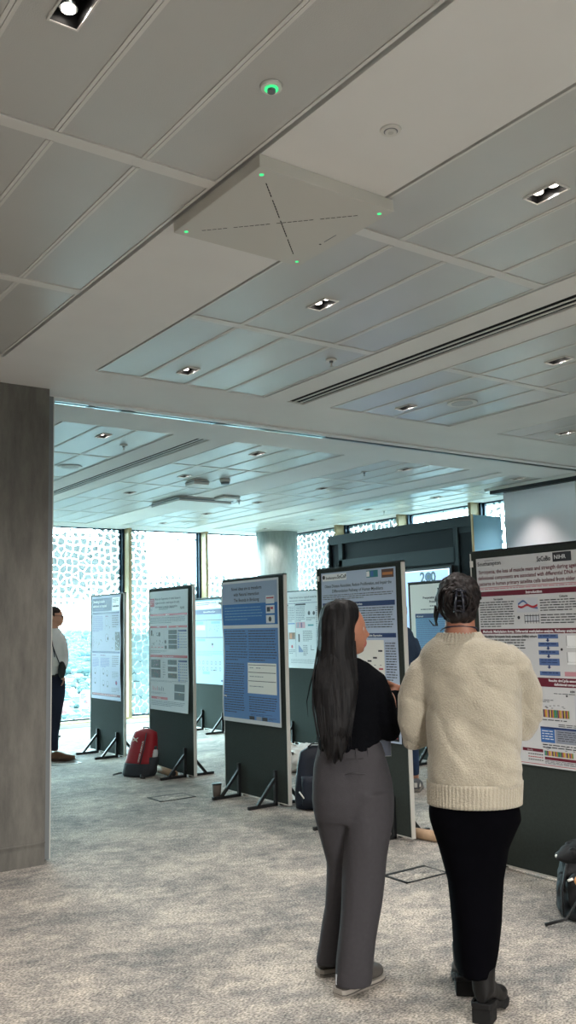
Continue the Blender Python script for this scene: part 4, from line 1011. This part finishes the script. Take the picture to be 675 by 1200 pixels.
m = MB(); mc = mat('claw_clip', lin(34, 36, 46), .15)
for s in (-1, 1):
    m.tube([W(P, 538+s*2, 690, -.125), W(P, 538+s*4, 700, -.137), W(P, 538+s*5, 712, -.135), W(P, 538+s*3, 722, -.118)], [.004, .005, .005, .003], mc, 8)
for k in range(5): m.tube([W(P, 530+k*.4, 693+k*6, -.118), W(P, 538, 692+k*6, -.138), W(P, 546-k*.4, 693+k*6, -.118)], .0032, mc, 8)
m.build('claw_clip', WR)

# ---------- long-haired woman
P = (2.43, 3.06); d, r = axes(P)
WL = thing('person', (P[0], P[1], 0), 'person with very long black hair, black top and grey trousers, head turned right', 'person')
m = MB(); hc = W(P, 403.5, 738, .0); hf = r+d*.22-Vector((0, 0, .05))
fr = headpts(m, hc, hf, M_skin, .96)
rows(m, P, [(745, 389, 412, .05, .01), (770, 390, 416, .05, .0), (782, 378, 432, .07, .0), (805, 372, 442, .09, .0), (850, 376, 440, .09, .0), (900, 376, 446, .10, .0), (950, 380, 448, .10, .0), (975, 385, 445, .08, .02)], M_skin)
el = W(P, 456, 856, -.01); wr = W(P, 462, 806, .13)
limb(m, [W(P, 436, 796, -.02), el], [.045, .036], M_skin); limb(m, [el, wr], [.036, .022], M_skin)
hand(m, wr, -r*1.0+Vector((0, 0, .35))-d*.15, d*-.3-Vector((0, 0, .5)), M_skin, .92, .55, -1)
el2 = W(P, 392, 850, .19); wr2 = W(P, 438, 815, .26)
limb(m, [W(P, 390, 800, .10), el2], [.042, .036], M_skin); limb(m, [el2, wr2], [.036, .022], M_skin); hand(m, wr2, r+Vector((0, 0, .4)), -Vector((0, 0, 1)), M_skin, .9, .6, 1)
limb(m, [W(P, 395, 950, .06), W(P, 397, 1040, .11), W(P, 385.5, 1130, .15)], [.07, .042, .028], M_skin); limb(m, [W(P, 430, 950, -.02), W(P, 424, 1040, -.035), W(P, 415, 1150, -.04)], [.07, .045, .032], M_skin)
def lipsL(me):
    me.materials.append(M_lips)
    for q in me.polygons:
        l = q.center-hc; z = l.dot(fr[2]); x = l.dot(fr[0]); y = l.dot(fr[1])
        if y > .075 and abs(x) < .024 and -.068 < z < -.048: q.material_index = 1
bake(m, 'body', WL, .006, 3, post=lipsL)
eyes(WL, hc, fr, .96)
m = MB()
rows(m, P, [(771, 388, 420, .055, .0), (777, 382, 432, .075, .0), (786, 372, 442, .10, .005), (800, 366, 448, .12, .01), (825, 366, 450, .13, .01), (850, 371, 447, .125, .01), (872, 373, 445, .12, .01), (880, 374, 445, .118, .01)], M_blackknit, 2.3)
m.tube([W(P, 425, 788, -.01), W(P, 439, 800, -.02), W(P, 448, 822, -.03), W(P, 454, 845, -.03), W(P, 456, 856, -.01), W(P, 460, 845, .05), W(P, 462, 826, .09), W(P, 463, 811, .12)], [.05, .056, .055, .052, .05, .045, .038, .032], M_blackknit, 18)
m.tube([W(P, 385, 790, .06), W(P, 380, 815, .13), W(P, 388, 850, .18), W(P, 410, 840, .23), W(P, 434, 818, .26)], [.05, .055, .052, .042, .034], M_blackknit, 18)
bake(m, 'jumper', WL, .007, 5, .006, .09)
# trousers
m = MB()
rows(m, P, [(868, 374, 445, .112, .01), (880, 372, 449, .116, .01), (895, 368, 455, .12, .01), (915, 365.5, 460, .13, .01), (935, 365, 462, .135, .01), (950, 367, 461, .13, .01), (960, 369, 460, .12, .01)], M_trou, 2.25)
rows(m, P, [(925, 366, 420, .11, .03), (960, 369, 420, .11, .03), (985, 376, 418, .095, .06), (1010, 383, 415, .088, .09), (1060, 380.5, 410, .08, .12), (1100, 374, 405, .072, .14), (1122, 369.5, 401, .07, .15), (1128, 369.5, 399, .068, .15)], M_trou, 2.3)
rows(m, P, [(925, 402, 461, .12, -.01), (960, 403, 460.5, .115, -.02), (985, 402.5, 456, .108, -.03), (1010, 402, 452, .10, -.035), (1060, 399.5, 447, .09, -.04), (1100, 396.5, 441, .085, -.04), (1130, 394.5, 437, .08, -.04), (1152, 393.5, 435, .078, -.04)], M_trou, 2.3)
def tf(me):
    for v in me.vertices:
        a = v.co.dot(r); b = v.co.dot(d); q = v.co.z
        k = noise.noise(Vector((a*10+q*2, b*8, q*3.2)))*.007
        if q < .7: k += noise.noise(Vector((a*22, b*10, q*2)))*.004
        v.co += v.normal*k
bake(m, 'trousers', WL, .008, 5, post=tf)
m = MB(); ribband(m, P, 872, 885, 373.5, 447, 371, 451.5, .117, .120, .01, M_trou, 8, .0006); m.build('waistband', WL)
for i in range(5):
    a = -.9+i*.38-PI/2+.3; c = W(P, 411, 879, .01); q = c+r*(.1375*math.cos(a))+d*(.1205*math.sin(a)); m = MB()
    m.box((-.005, -.002, -.021), (.005, .002, .021), M_trou, Matrix((r*-math.sin(a)+d*math.cos(a), r*math.cos(a)+d*math.sin(a), Vector((0, 0, 1)))).transposed(), q); m.build('belt_loop', WL)
pts = [W(P, 399+i*4.2, 909-1.6*math.sin(i*.5)-i*.3, -.122+.010*abs(i-4)**1.3*.35) for i in range(9)]
m = MB(); m.tube(pts, .0028, M_trou, 6); m.build('pocket_welt', WL)
M_shu = mat('sneaker_taupe', lin(70, 66, 62), .75, var=.15, scale=30); M_shs = mat('sneaker_sole', lin(140, 134, 126), .6); M_sha = mat('sneaker_silver', lin(196, 200, 206), .35, .3)
sm = (M_shu, M_shs, M_sha)
shoe(WL, (2.362, 3.005), Vector((.285, .018, 0))+d*.05, .275, 'sneaker', sm, name='trainer')
shoe(WL, (2.435, 3.235), r*.8+d*.45, .275, 'sneaker', sm, name='trainer')
# long hair
m = MB()
rows(m, P, [(702.5, 394, 405, .03, .0), (704.5, 386, 412, .065, .0), (708, 381, 417, .082, .0), (714, 377, 420, .092, -.003), (724, 373.5, 420, .088, -.012), (738, 371.5, 417.5, .094, -.02), (755, 371, 415, .09, -.03), (772, 370.5, 416, .075, -.055), (790, 367, 420, .06, -.09), (806, 364.5, 421, .055, -.115), (825, 365.5, 418, .05, -.13), (850, 371, 413, .045, -.14), (870, 376, 409, .04, -.14), (882, 380, 406, .032, -.14), (890, 385, 398, .015, -.135)], M_hairb, 2.2)
def lh(me):
    for v in me.vertices:
        a = v.co.dot(r); b = v.co.dot(d); q = v.co.z
        v.co += v.normal*(noise.noise(Vector((a*45, b*30, q*2.2)))*.006)
        if q < 1.02: v.co.z += noise.noise(Vector((a*60, b*20, 5)))*.05*(1.02-q)/.1
bake(m, 'hair', WL, .006, 4, post=lh)
m = MB(); rn = random.Random(9)
for i in range(60):
    u = rn.random(); x0 = 374+u*42; xe = 372+u*36+rn.uniform(-4, 4)
    yb = 893-rn.uniform(0, 26)-abs(u-.4)*24
    pts = [W(P, x0, 745, -.105+.10*abs(u-.5)**2*3), W(P, 366+u*53, 795, -.148+.12*(u-.5)**2), W(P, 366+u*50, 830, -.178+.12*(u-.5)**2), W(P, (xe+374+u*36)/2, 862, -.180), W(P, xe, yb, -.160)]
    m.tube(pts, [.003, .0045, .0045, .0035, .0006], M_hairb, 6)
m.tube([W(P, 371, 775, -.06), W(P, 364, 800, -.08), W(P, 359.5, 822, -.08), W(P, 361, 840, -.08)], [.003, .0025, .002, .0006], M_hairb, 6)
m.tube([W(P, 417, 715, .0), W(P, 414, 735, -.05), W(P, 413, 760, -.07), W(P, 416, 785, -.10), W(P, 411, 830, -.135)], [.006, .008, .009, .008, .004], M_hairb, 8)
m.build('hair_strands', WL)
# badge at her hip
t = thing('identity_badge', W(P, 452, 874, .02), 'plastic identity badge hanging at the hip of the long-haired woman', 'badge')
m = MB(); q = W(P, 452, 876, .03); m.box((-.022, -.002, -.035), (.022, .002, .035), mat('badge_card', lin(36, 48, 70), .4), Matrix.Rotation(-.6, 3, 'Z'), q); m.build('card', t)
m = MB(); m.box((-.023, -.0012, -.037), (.023, .0012, .036), mat('badge_holder', lin(170, 176, 178), .3), Matrix.Rotation(-.6, 3, 'Z'), q+d*.004); m.build('holder', t)
m = MB(); m.tube([q+Vector((0, 0, .036)), W(P, 448, 862, .03), W(P, 444, 850, .02)], .004, M_alu, 8); m.build('strap', t)

# ---------- man beside the concrete wall
P = (4.02, 10.24); d, r = axes(P)
MN = thing('person', (P[0], P[1], 0), 'person with glasses in a white shirt, half hidden by the concrete wall', 'person')
m = MB(); hc = W(P, 64.2, 723, 0); hf = r+d*-.25
fr = headpts(m, hc, hf, M_skin2, 1.0, 32)
rows(m, P, [(728, 58, 68, .055, 0), (738, 57, 69, .055, 0), (745, 52, 72, .09, 0), (775, 50, 72, .11, 0), (800, 52, 72, .11, 0)], M_skin2)
limb(m, [W(P, 71, 750, -.05), W(P, 73.5, 776, -.06), W(P, 73, 786, -.16)], [.045, .038, .026], M_skin2, 14); hand(m, W(P, 73, 788, -.17), Vector((0, 0, -1))+r*.2, -r, M_skin2, 1, .7, 1)
limb(m, [W(P, 50, 750, .05), W(P, 46, 790, .05), W(P, 50, 815, 0)], [.045, .038, .026], M_skin2, 14); hand(m, W(P, 50, 817, 0), Vector((0, 0, -1)), r, M_skin2, 1, .5, -1)
limb(m, [W(P, 62, 800, 0), W(P, 64, 880, 0)], [.07, .04], M_skin2, 14); limb(m, [W(P, 54, 800, .1), W(P, 52, 878, .1)], [.07, .04], M_skin2, 14)
bake(m, 'body', MN, .008, 3); eyes(MN, hc, fr)
m = MB(); M_shirt = mat('white_shirt', lin(214, 214, 212), .8, var=.03); rows(m, P, [(736, 57, 70, .07, 0), (741, 53, 73, .10, 0), (750, 49, 76, .13, 0), (765, 48, 76, .14, 0), (780, 49, 75, .14, 0), (791, 50, 74, .135, 0)], M_shirt)
m.tube([W(P, 70, 745, -.04), W(P, 74, 757, -.05), W(P, 75.5, 772, -.06), W(P, 74.5, 783, -.13)], [.055, .06, .052, .045], M_shirt); m.tube([W(P, 52, 745, .04), W(P, 47, 790, .05), W(P, 50, 812, 0)], [.06, .05, .042], M_shirt)
bake(m, 'shirt', MN, .011, 4, .015, .1)
M_navy = mat('navy_trousers', lin(22, 30, 50), .85); m = MB(); rows(m, P, [(787, 51, 75, .13, 0), (798, 51, 76.5, .135, 0), (806, 53, 77, .13, 0), (815, 55, 76, .11, 0), (835, 57, 73, .09, 0), (860, 57.5, 69, .075, 0), (879, 58, 68, .07, 0)], M_navy)
rows(m, P, [(792, 48, 70, .12, .05), (830, 46, 62, .09, .1), (876, 46, 57, .07, .1)], M_navy); bake(m, 'trousers', MN, .011, 4, .012, .1)
M_hs = mhair('hair_short', lin(28, 22, 20), lin(60, 50, 44), (40, 40, 20)); m = MB(); Rm = Matrix((fr[0], fr[1], fr[2])).transposed()
m.sphere(hc+Vector((0, 0, .032))-fr[1]*.014, (.083, .098, .098), M_hs, 16, Rm)
ho = bake(m, 'hair', MN, .008, 2)
import bmesh as _b
b2 = _b.new(); b2.from_mesh(ho.data); hl = hc-Vector((P[0], P[1], 0))
_b.ops.delete(b2, geom=[v for v in b2.verts if (v.co-hl).dot(fr[2]) < (.045 if (v.co-hl).dot(fr[1]) > .02 else -.03)], context='VERTS'); b2.to_mesh(ho.data); b2.free()
sl = ho.modifiers.new('thickness', 'SOLIDIFY'); sl.thickness = .006
m = MB(); gm = mat('glasses_black', lin(26, 22, 24), .3)
for s in (-1, 1):
    c = hc+fr[0]*s*.033+fr[1]*.100+fr[2]*.008; m.tube([c+fr[0]*.022*math.cos(a)+fr[2]*.018*math.sin(a) for a in [2*PI*i/16 for i in range(17)]], .0028, gm, 6)
    m.tube([c+fr[0]*s*.022, hc+fr[0]*s*.078+fr[1]*.02+fr[2]*.012], .0028, gm, 6)
m.tube([hc+fr[0]*-.012+fr[1]*.102+fr[2]*.01, hc+fr[0]*.012+fr[1]*.102+fr[2]*.01], .0028, gm, 6); m.build('glasses', MN)
m = MB(); m.tube([W(P, 59, 741, -.10), W(P, 62, 757, -.15), W(P, 64, 770, -.155)], .005, mat('lanyard_dark', lin(30, 34, 60), .6), 6); q = W(P, 65, 776, -.165); m.box((-.03, -.003, -.045), (.03, .003, .045), M_white, Matrix.Rotation(-.4, 3, 'Z'), q); m.build('lanyard', MN)
m = MB(); m.rings([ring(W(P, 62.5, yy, 0), r, d, .118, .136, 24) for yy in (789, 792.5)], M_black); m.build('belt', MN)
tan = mat('tan_leather', lin(110, 80, 58), .5, var=.1, scale=20); M_soled = mat('shoe_sole_dark', lin(60, 44, 36), .6)
shoe(MN, W(P, 58, 892, 0)[:2], r-d*.25, .30, 'sneaker', (tan, M_soled, tan), name='shoe'); shoe(MN, W(P, 46, 886, .1)[:2], r-d*.1, .29, 'sneaker', (tan, M_soled, tan), name='shoe')
t = thing('shoulder_bag', W(P, 73, 787, -.17), 'small black crossbody bag on the hip of the person in the white shirt', 'bag')
m = MB(); c = W(P, 72.5, 785, -.20); Rm = Matrix((r, d, Vector((0, 0, 1)))).transposed(); m.sphere(c, (.045, .035, .10), M_black, 12, Rm); m.build('pouch', t)
m = MB(); m.tube([W(P, 57, 742, -.10), W(P, 60, 752, -.165), W(P, 65, 766, -.185), W(P, 70, 778, -.19), W(P, 72, 784, -.2)], .018, M_black, 8, .25); m.build('strap', t)

# ---------- person behind the board
P = (5.56, 6.14); d, r = axes(P)
MP = thing('person', (P[0], P[1], 0), 'person in a dark blue jacket and jeans, almost hidden behind a board', 'person')
m = MB(); hc = W(P, 467, 717, .02); fr = headpts(m, hc, d+r*.3, M_skin2, 1.0, 28)
rows(m, P, [(722, 459, 476, .055, 0), (736, 458, 477, .055, 0), (746, 450, 484, .08, 0), (790, 450, 486, .1, 0), (830, 453, 486, .1, 0)], M_skin2)
for sx in (-1, 1):
    e_ = W(P, 468+sx*22, 790, .02); w_ = W(P, 468+sx*16, 800, .24); limb(m, [W(P, 468+sx*17, 752, 0), e_, w_], [.045, .038, .026], M_skin2, 12); hand(m, w_, d, Vector((0, 0, -1)), M_skin2, 1, .6, sx)
    limb(m, [W(P, 468+sx*10, 830, 0), W(P, 468+sx*18, 915, .05)], [.07, .04], M_skin2, 12)
bake(m, 'body', MP, .009, 3); eyes(MP, hc, fr)
M_jack = mat('navy_jacket', lin(34, 54, 78), .8, var=.1); m = MB(); rows(m, P, [(735, 456, 479, .08, 0), (742, 448, 484, .11, 0), (756, 444, 488, .14, 0), (790, 446, 487, .15, 0), (835, 448, 486, .15, 0), (846, 449, 486, .15, 0)], M_jack)
for sx in (-1, 1): m.tube([W(P, 468+sx*14, 750, 0), W(P, 468+sx*20, 765, 0), W(P, 468+sx*20.5, 790, .03), W(P, 468+sx*15, 800, .22)], [.06, .058, .052, .04], M_jack)
bake(m, 'jacket', MP, .012, 4, .012, .1)
M_jean = mat('blue_jeans', lin(36, 58, 92), .85, var=.15, scale=30); m = MB(); rows(m, P, [(838, 450, 485, .13, 0), (855, 450, 487, .13, 0)], M_jean)
rows(m, P, [(845, 466, 487, .11, 0), (880, 474, 491, .09, .03), (908, 480, 491.5, .065, .05)], M_jean); rows(m, P, [(845, 449, 470, .11, 0), (880, 446, 462, .09, .03), (908, 444, 456, .065, .05)], M_jean); bake(m, 'jeans', MP, .012, 3, .014, .07)
shoe(MP, W(P, 487.5, 928, -.08)[:2], d+r*.1, .29, 'sneaker', (mat('trainer_grey', lin(92, 96, 100), .7), M_shs, M_white), name='trainer'); shoe(MP, W(P, 449, 928, -.08)[:2], d-r*.1, .29, 'sneaker', (mat('trainer_grey2', lin(92, 96, 100), .7), M_shs, M_white), name='trainer')
m = MB(); Rm = Matrix((fr[0], fr[1], fr[2])).transposed(); m.sphere(hc+Vector((0, 0, .025))-fr[1]*.02, (.084, .095, .1), M_hs, 14, Rm); bake(m, 'hair', MP, .009, 2)

# ------------------------------------------------------------------ bags, cup, tubes
def bagbody(mb, O, x, y, w, dp, h, m, lean=0, z0=0, z1=None, n=10, p=3.0, topw=.72, topd=.45):
    z1 = z1 or h; rr = []
    for i in range(n+1):
        t = (z0+(z1-z0)*i/n)/h; ww = w/2*(1-(1-topw)*t**2.2)*(1 if t < .92 else math.sqrt(max(.05, 1-((t-.92)/.085)**2))); dd = dp/2*(1-(1-topd)*t**1.6)*(1 if t < .92 else math.sqrt(max(.05, 1-((t-.92)/.085)**2)))
        if t < .05: ww *= .92+.08*t/.05; dd *= .9+.1*t/.05
        rr.append(ring(O+y*(lean*t)+Vector((0, 0, z0+(z1-z0)*i/n)), x, y, ww, dd, 32, p))
    mb.rings(rr, m)
M_redf = mat('red_nylon', lin(150, 22, 34), .6, var=.12, scale=8, bump=.3, bscale=14); M_dkf = mat('dark_nylon', lin(46, 50, 56), .75, var=.1, scale=8, bump=.3, bscale=14); M_navf = mat('navy_nylon', lin(14, 24, 40), .65, var=.15, scale=6, bump=.5, bscale=9)
# red rucksack leaning on the board
bx_ = Vector((.42, -.9, 0)).normalized(); by_ = Vector((.9, .42, 0)).normalized(); O = Vector((4.235, 8.60, 0))
t = thing('rucksack', O, 'red and dark grey rucksack leaning against a display board', 'rucksack')
m = MB(); bagbody(m, O, bx_, by_, .34, .25, .46, M_redf, .12, .12, .46); m.build('body', t)
m = MB(); bagbody(m, O, bx_, by_, .35, .26, .46, M_dkf, .12, 0, .13); m.build('base', t)
m = MB(); q = O+bx_*.145+by_*.0; m.rings([ring(q+Vector((0, 0, z))+by_*(.12*z/.46), bx_, by_, .035+.02*math.sin(z*9), .07, 20) for z in (.03, .08, .14, .19)], M_dkf); m.build('side_pocket', t)
m = MB(); tp = O+by_*.12+Vector((0, 0, .44)); m.tube([tp-bx_*.035, tp-bx_*.03+Vector((0, 0, .035)), tp+bx_*.03+Vector((0, 0, .035)), tp+bx_*.035], .008, M_black, 8); m.build('handle', t)
m = MB(); m.tube([O+bx_*.10+by_*-.115+Vector((0, 0, .13)), O+bx_*.105+by_*-.055+Vector((0, 0, .28)), O+bx_*.08+by_*.02+Vector((0, 0, .43))], .006, M_dkf, 8); m.build('zip', t)
m = MB(); m.tube([O-bx_*.16-by_*.08+Vector((0, 0, .03)), O-bx_*.21-by_*.11+Vector((0, 0, .02)), O-bx_*.245-by_*.12+Vector((0, 0, .012))], .012, M_black, 8, .5); m.tube([O+bx_*.10-by_*.1+Vector((0, 0, .03)), O+bx_*.15-by_*.16+Vector((0, 0, .012)), O+bx_*.19-by_*.14+Vector((0, 0, .01))], .012, M_black, 8, .5); m.build('strap_end', t)
# marks on the rucksack
def textmesh(mb, st, org, ex, ey, size, m, bold=0, align='LEFT'):
    c = bpy.data.curves.new('t', 'FONT'); c.body = st; c.size = size; c.offset = bold; c.align_x = align; c.resolution_u = 2; c.extrude = .0005
    o = bpy.data.objects.new('t', c); me = evaluated(o); bpy.data.objects.remove(o)
    ez = ex.cross(ey); k = mb.mi(m); vs = [mb.bm.verts.new(org+ex*q.co.x+ey*q.co.y+ez*q.co.z) for q in me.vertices]
    for p_ in me.polygons:
        try: mb.bm.faces.new([vs[i] for i in p_.vertices]).material_index = k
        except ValueError: pass
upv = (Vector((0, 0, .46))+by_*.19).normalized()
m = MB(); lo_ = O-bx_*.055-by_*(.125-.155)+Vector((0, 0, .375)); lo_ = O-bx_*.05+by_*.0+Vector((0, 0, .365))
fn = (by_*-1).copy(); org = O-bx_*.05+Vector((0, 0, .36))+by_*(.12*.78)-by_*.092
for s in (1, -1):
    m.tube([org-bx_*.030+upv*s*.020, org-bx_*.012+upv*s*.006, org+bx_*.012+upv*s*.006, org+bx_*.030+upv*s*.020], [.004, .0055, .0055, .004], M_white, 8)
textmesh(m, 'UNDER ARMOUR', O+bx_*.075+by_*(-.098)+Vector((0, 0, .15)), upv, -bx_, .028, M_white, .0006)
m.build('logo', t)
t = thing('water_bottle', O+bx_*.15, 'translucent white water bottle in the side pocket of the red rucksack', 'bottle')
m = MB(); q = O+bx_*.155; Mb = mat('bottle_white', lin(200, 205, 206), .3); 
def bt(z): return q+by_*(.26*z)+Vector((0, 0, z))
m.rings([ring(bt(z), bx_, by_, a, a, 20) for z, a in ((.06, .034), (.10, .036), (.22, .036), (.25, .030), (.262, .018))], Mb); m.build('bottle_body', t)
m = MB(); m.rings([ring(bt(z), bx_, by_, a, a, 16) for z, a in ((.26, .018), (.285, .018), (.295, .010))], M_dkf); m.build('cap', t)
# cup
t = thing('cup', (4.205, 7.0, 0), 'taupe lidded takeaway cup standing alone on the carpet', 'cup')
m = MB(); Mc = mat('cup_taupe', lin(92, 82, 74), .6); m.cyl((4.205, 7.0, 0), .032, 0, .115, Mc, 28, .044); m.build('cup_body', t)
m = MB(); m.cyl((4.205, 7.0, 0), .0455, .115, .125, M_black, 28, .043); m.cyl((4.205, 7.0, 0), .036, .125, .128, M_black, 28); m.build('lid', t)
def ctube(a, b, rad, label):
    a, b = Vector(a), Vector(b); dv = (b-a).normalized(); A = dv.orthogonal().normalized(); B = dv.cross(A); t = thing('poster_tube', (a.x, a.y, 0), label, 'poster tube')
    m = MB(); R = lambda c, q: [c+A*q*math.cos(x)+B*q*math.sin(x) for x in [2*PI*i/24 for i in range(24)]]
    m.rings([R(a, rad), R(b, rad), R(b, rad*.86), R(b-dv*.05, rad*.86)], M_tube); m.build('tube', t)
    m = MB(); m.rings([R(a-dv*.004, rad*1.02), R(a+dv*.02, rad*1.02)], M_alu); m.rings([R(b-dv*.05, rad*.85), R(b-dv*.045, rad*.85)], M_black); m.build('end_cap', t)
ctube((4.49, 8.80, .037), (4.43, 8.19, .037), .036, 'cardboard poster tube lying beside the red rucksack')
ctube((4.455, 4.81, .037), (4.505, 4.56, .037), .036, 'cardboard poster tube poking out beneath the board with the blue-grey poster')
# navy rucksack behind the blue poster's board
O = Vector((4.60, 6.06, 0)); bx_ = Vector((.80, -.60, 0)).normalized(); by_ = Vector((.60, .80, 0))
t = thing('rucksack', O, 'navy rucksack on the floor between two boards', 'rucksack')
m = MB(); bagbody(m, O, bx_, by_, .36, .26, .50, M_navf, .03, .01, .5, topw=.62); m.build('body', t)
m = MB(); m.rings([ring(O-by_*.10+Vector((0, 0, z)), bx_, by_, .12, .06, 20, 3) for z in (.04, .10, .22, .27)], M_navf); m.build('front_pocket', t)
m = MB(); m.tube([O+Vector((0, 0, .49))-bx_*.06, O+Vector((0, 0, .515))-bx_*.03, O+Vector((0, 0, .515))+bx_*.04, O+Vector((0, 0, .48))+bx_*.08, O+bx_*.14+Vector((0, 0, .42))-by_*.05, O+bx_*.155+Vector((0, 0, .36))-by_*.08], .010, M_black, 8, .6); m.build('shoulder_strap', t)
m = MB(); m.tube([O+bx_*.11-by_*.06+Vector((0, 0, .46)), O+bx_*.165-by_*.11+Vector((0, 0, .36))], .009, M_white, 8, .5); m.build('reflective_strip', t)
m = MB(); m.tube([O-bx_*.14-by_*.12+Vector((0, 0, .15)), O-bx_*.10-by_*.14+Vector((0, 0, .10))], .012, M_white, 8, .5); m.build('zip_tab', t)
# white carrier bags behind
t = MB(); rn = random.Random(2); O2 = Vector((5.75, 7.72, 0)); pts = []
t.sphere(O2+Vector((0, 0, .10)), (.38, .30, .16), M_white, 14); t.sphere(O2+Vector((-.18, .12, .16)), (.16, .14, .12), M_white, 10); t.sphere(O2+Vector((.2, -.2, .1)), (.2, .14, .11), M_white, 10)
def cr(me):
    for v in me.vertices:
        v.co += v.normal*(abs(noise.noise(v.co*9))*-.05+noise.noise(v.co*22)*.015)
        if v.co.z < .005: v.co.z = .005
cb = bake(t, 'carrier_bag', None, .015, 2, post=cr); tag(cb, 'crumpled white plastic carrier bag on the floor behind the navy rucksack', 'bag')
# black rucksack at the right edge
O = Vector((3.99, 2.955, 0)); bx_ = Vector((.62, -.78, 0)).normalized(); by_ = Vector((.78, .62, 0)).normalized()
t = thing('rucksack', O, 'black rucksack against the right-hand board at the edge of the frame', 'rucksack')
M_bkf = mat('black_nylon', lin(12, 14, 18), .7, var=.15, scale=8, bump=.4, bscale=12)
O = O-bx_*.0
m = MB(); bagbody(m, O, bx_, by_, .36, .26, .38, M_bkf, .08, .0, .38, topw=.55, topd=.5); m.sphere(O-by_*.09+Vector((0, 0, .13)), (.13, .09, .12), M_bkf, 12, Matrix((bx_, by_, Vector((0, 0, 1)))).transposed())
m.sphere(O+bx_*.02-by_*.02+Vector((0, 0, .03)), (.19, .15, .04), M_bkf, 12, Matrix((bx_, by_, Vector((0, 0, 1)))).transposed())
def crum(me):
    for v in me.vertices:
        v.co += v.normal*(noise.noise(v.co*11)*.022+noise.noise(v.co*28)*.006)
        if v.co.z < .004: v.co.z = .004
bake(m, 'body', t, .009, 4, post=crum)
q = O+by_*.04+Vector((0, 0, .30)); fl = MB(); S = [(-.17, .045, .010), (-.13, .075, .030), (-.08, .10, .050), (-.02, .12, .060), (.05, .12, .055), (.12, .09, .03)]
fl.rings([ring(q+bx_*a-by_*.01+Vector((0, 0, .10*(a+.17)**.6-.02)), by_, Vector((0, 0, 1)), b, c, 18, 2.4) for a, b, c in S], M_bkf); bake(fl, 'top_flap', t, .007, 3, post=crum)
m = MB(); m.sphere(q-bx_*.165-by_*.045+Vector((0, 0, -.012)), .009, M_alu, 8); m.build('stud', t)
m = MB(); m.tube([O-bx_*.03-by_*.17+Vector((0, 0, .20)), O-bx_*.08-by_*.18+Vector((0, 0, .12)), O-bx_*.14-by_*.19+Vector((0, 0, .035)), O-bx_*.24-by_*.21+Vector((0, 0, .01))], [.006, .006, .006, .009], M_black, 8); m.build('strap', t)
m = MB(); m.tube([O-bx_*.12-by_*.08+Vector((0, 0, .27)), O-bx_*.15-by_*.10+Vector((0, 0, .15)), O-bx_*.15-by_*.10+Vector((0, 0, .03))], [.02, .024, .02], M_bkf, 8, .3); m.build('shoulder_strap', t)
t = thing('toy_keyring', O-bx_*.065-by_*.2+Vector((0, 0, .22)), 'small orange and cream toy keyring hanging on the black rucksack', 'keyring')
q = O-bx_*.065-by_*.205+Vector((0, 0, .225)); m = MB(); m.sphere(q, (.03, .022, .024), mat('toy_orange', lin(196, 140, 90), .8), 12); m.build('body', t)
m = MB(); m.sphere(q+bx_*.022+Vector((0, 0, .018)), .020, M_white, 10); m.build('head', t)
m = MB()
for a, b in (((-.03, -.01, .01), (-.055, -.01, .0)), ((0, -.01, -.02), (-.01, -.012, -.05)), ((.02, -.01, -.02), (.0, -.015, -.055))): m.tube([q+bx_*a[0]+by_*a[1]+Vector((0, 0, a[2])), q+bx_*b[0]+by_*b[1]+Vector((0, 0, b[2]))], .006, M_white, 8)
m.build('limbs', t)

# ------------------------------------------------------------------ light
w = bpy.data.worlds.new('sky'); bpy.context.scene.world = w; w.use_nodes = True
bg = w.node_tree.nodes['Background']; bg.inputs[0].default_value = (.97, .98, 1.0, 1); bg.inputs[1].default_value = 17.0
def portal(loc, rot, sx, sy):
    l = bpy.data.lights.new('window_portal', 'AREA'); l.shape = 'RECTANGLE'; l.size = sx; l.size_y = sy; l.cycles.is_portal = True
    o = bpy.data.objects.new('window_portal', l); C.objects.link(o); o.location = loc; o.rotation_euler = rot
portal((5.8, YW+.1, 1.62), (-PI/2, 0, 0), 7.6, 3.1)
portal((XW+.1, 10.2, 1.62), (PI/2, 0, PI/2), 6.4, 3.1)
portal((1.25, Y0-.15, 1.62), (PI/2, 0, 0), 1.5, 2.7)  # portal of the added rear window
vs = bpy.context.scene.view_settings
vs.view_transform = 'Standard'; vs.look = 'None'; vs.exposure = 1.15; vs.gamma = 1; vs.use_curve_mapping = False
for o in bpy.data.objects:
    if o.type == 'EMPTY' and o.get('_local'): del o['_local']

bpy.data.scenes.remove(WS)
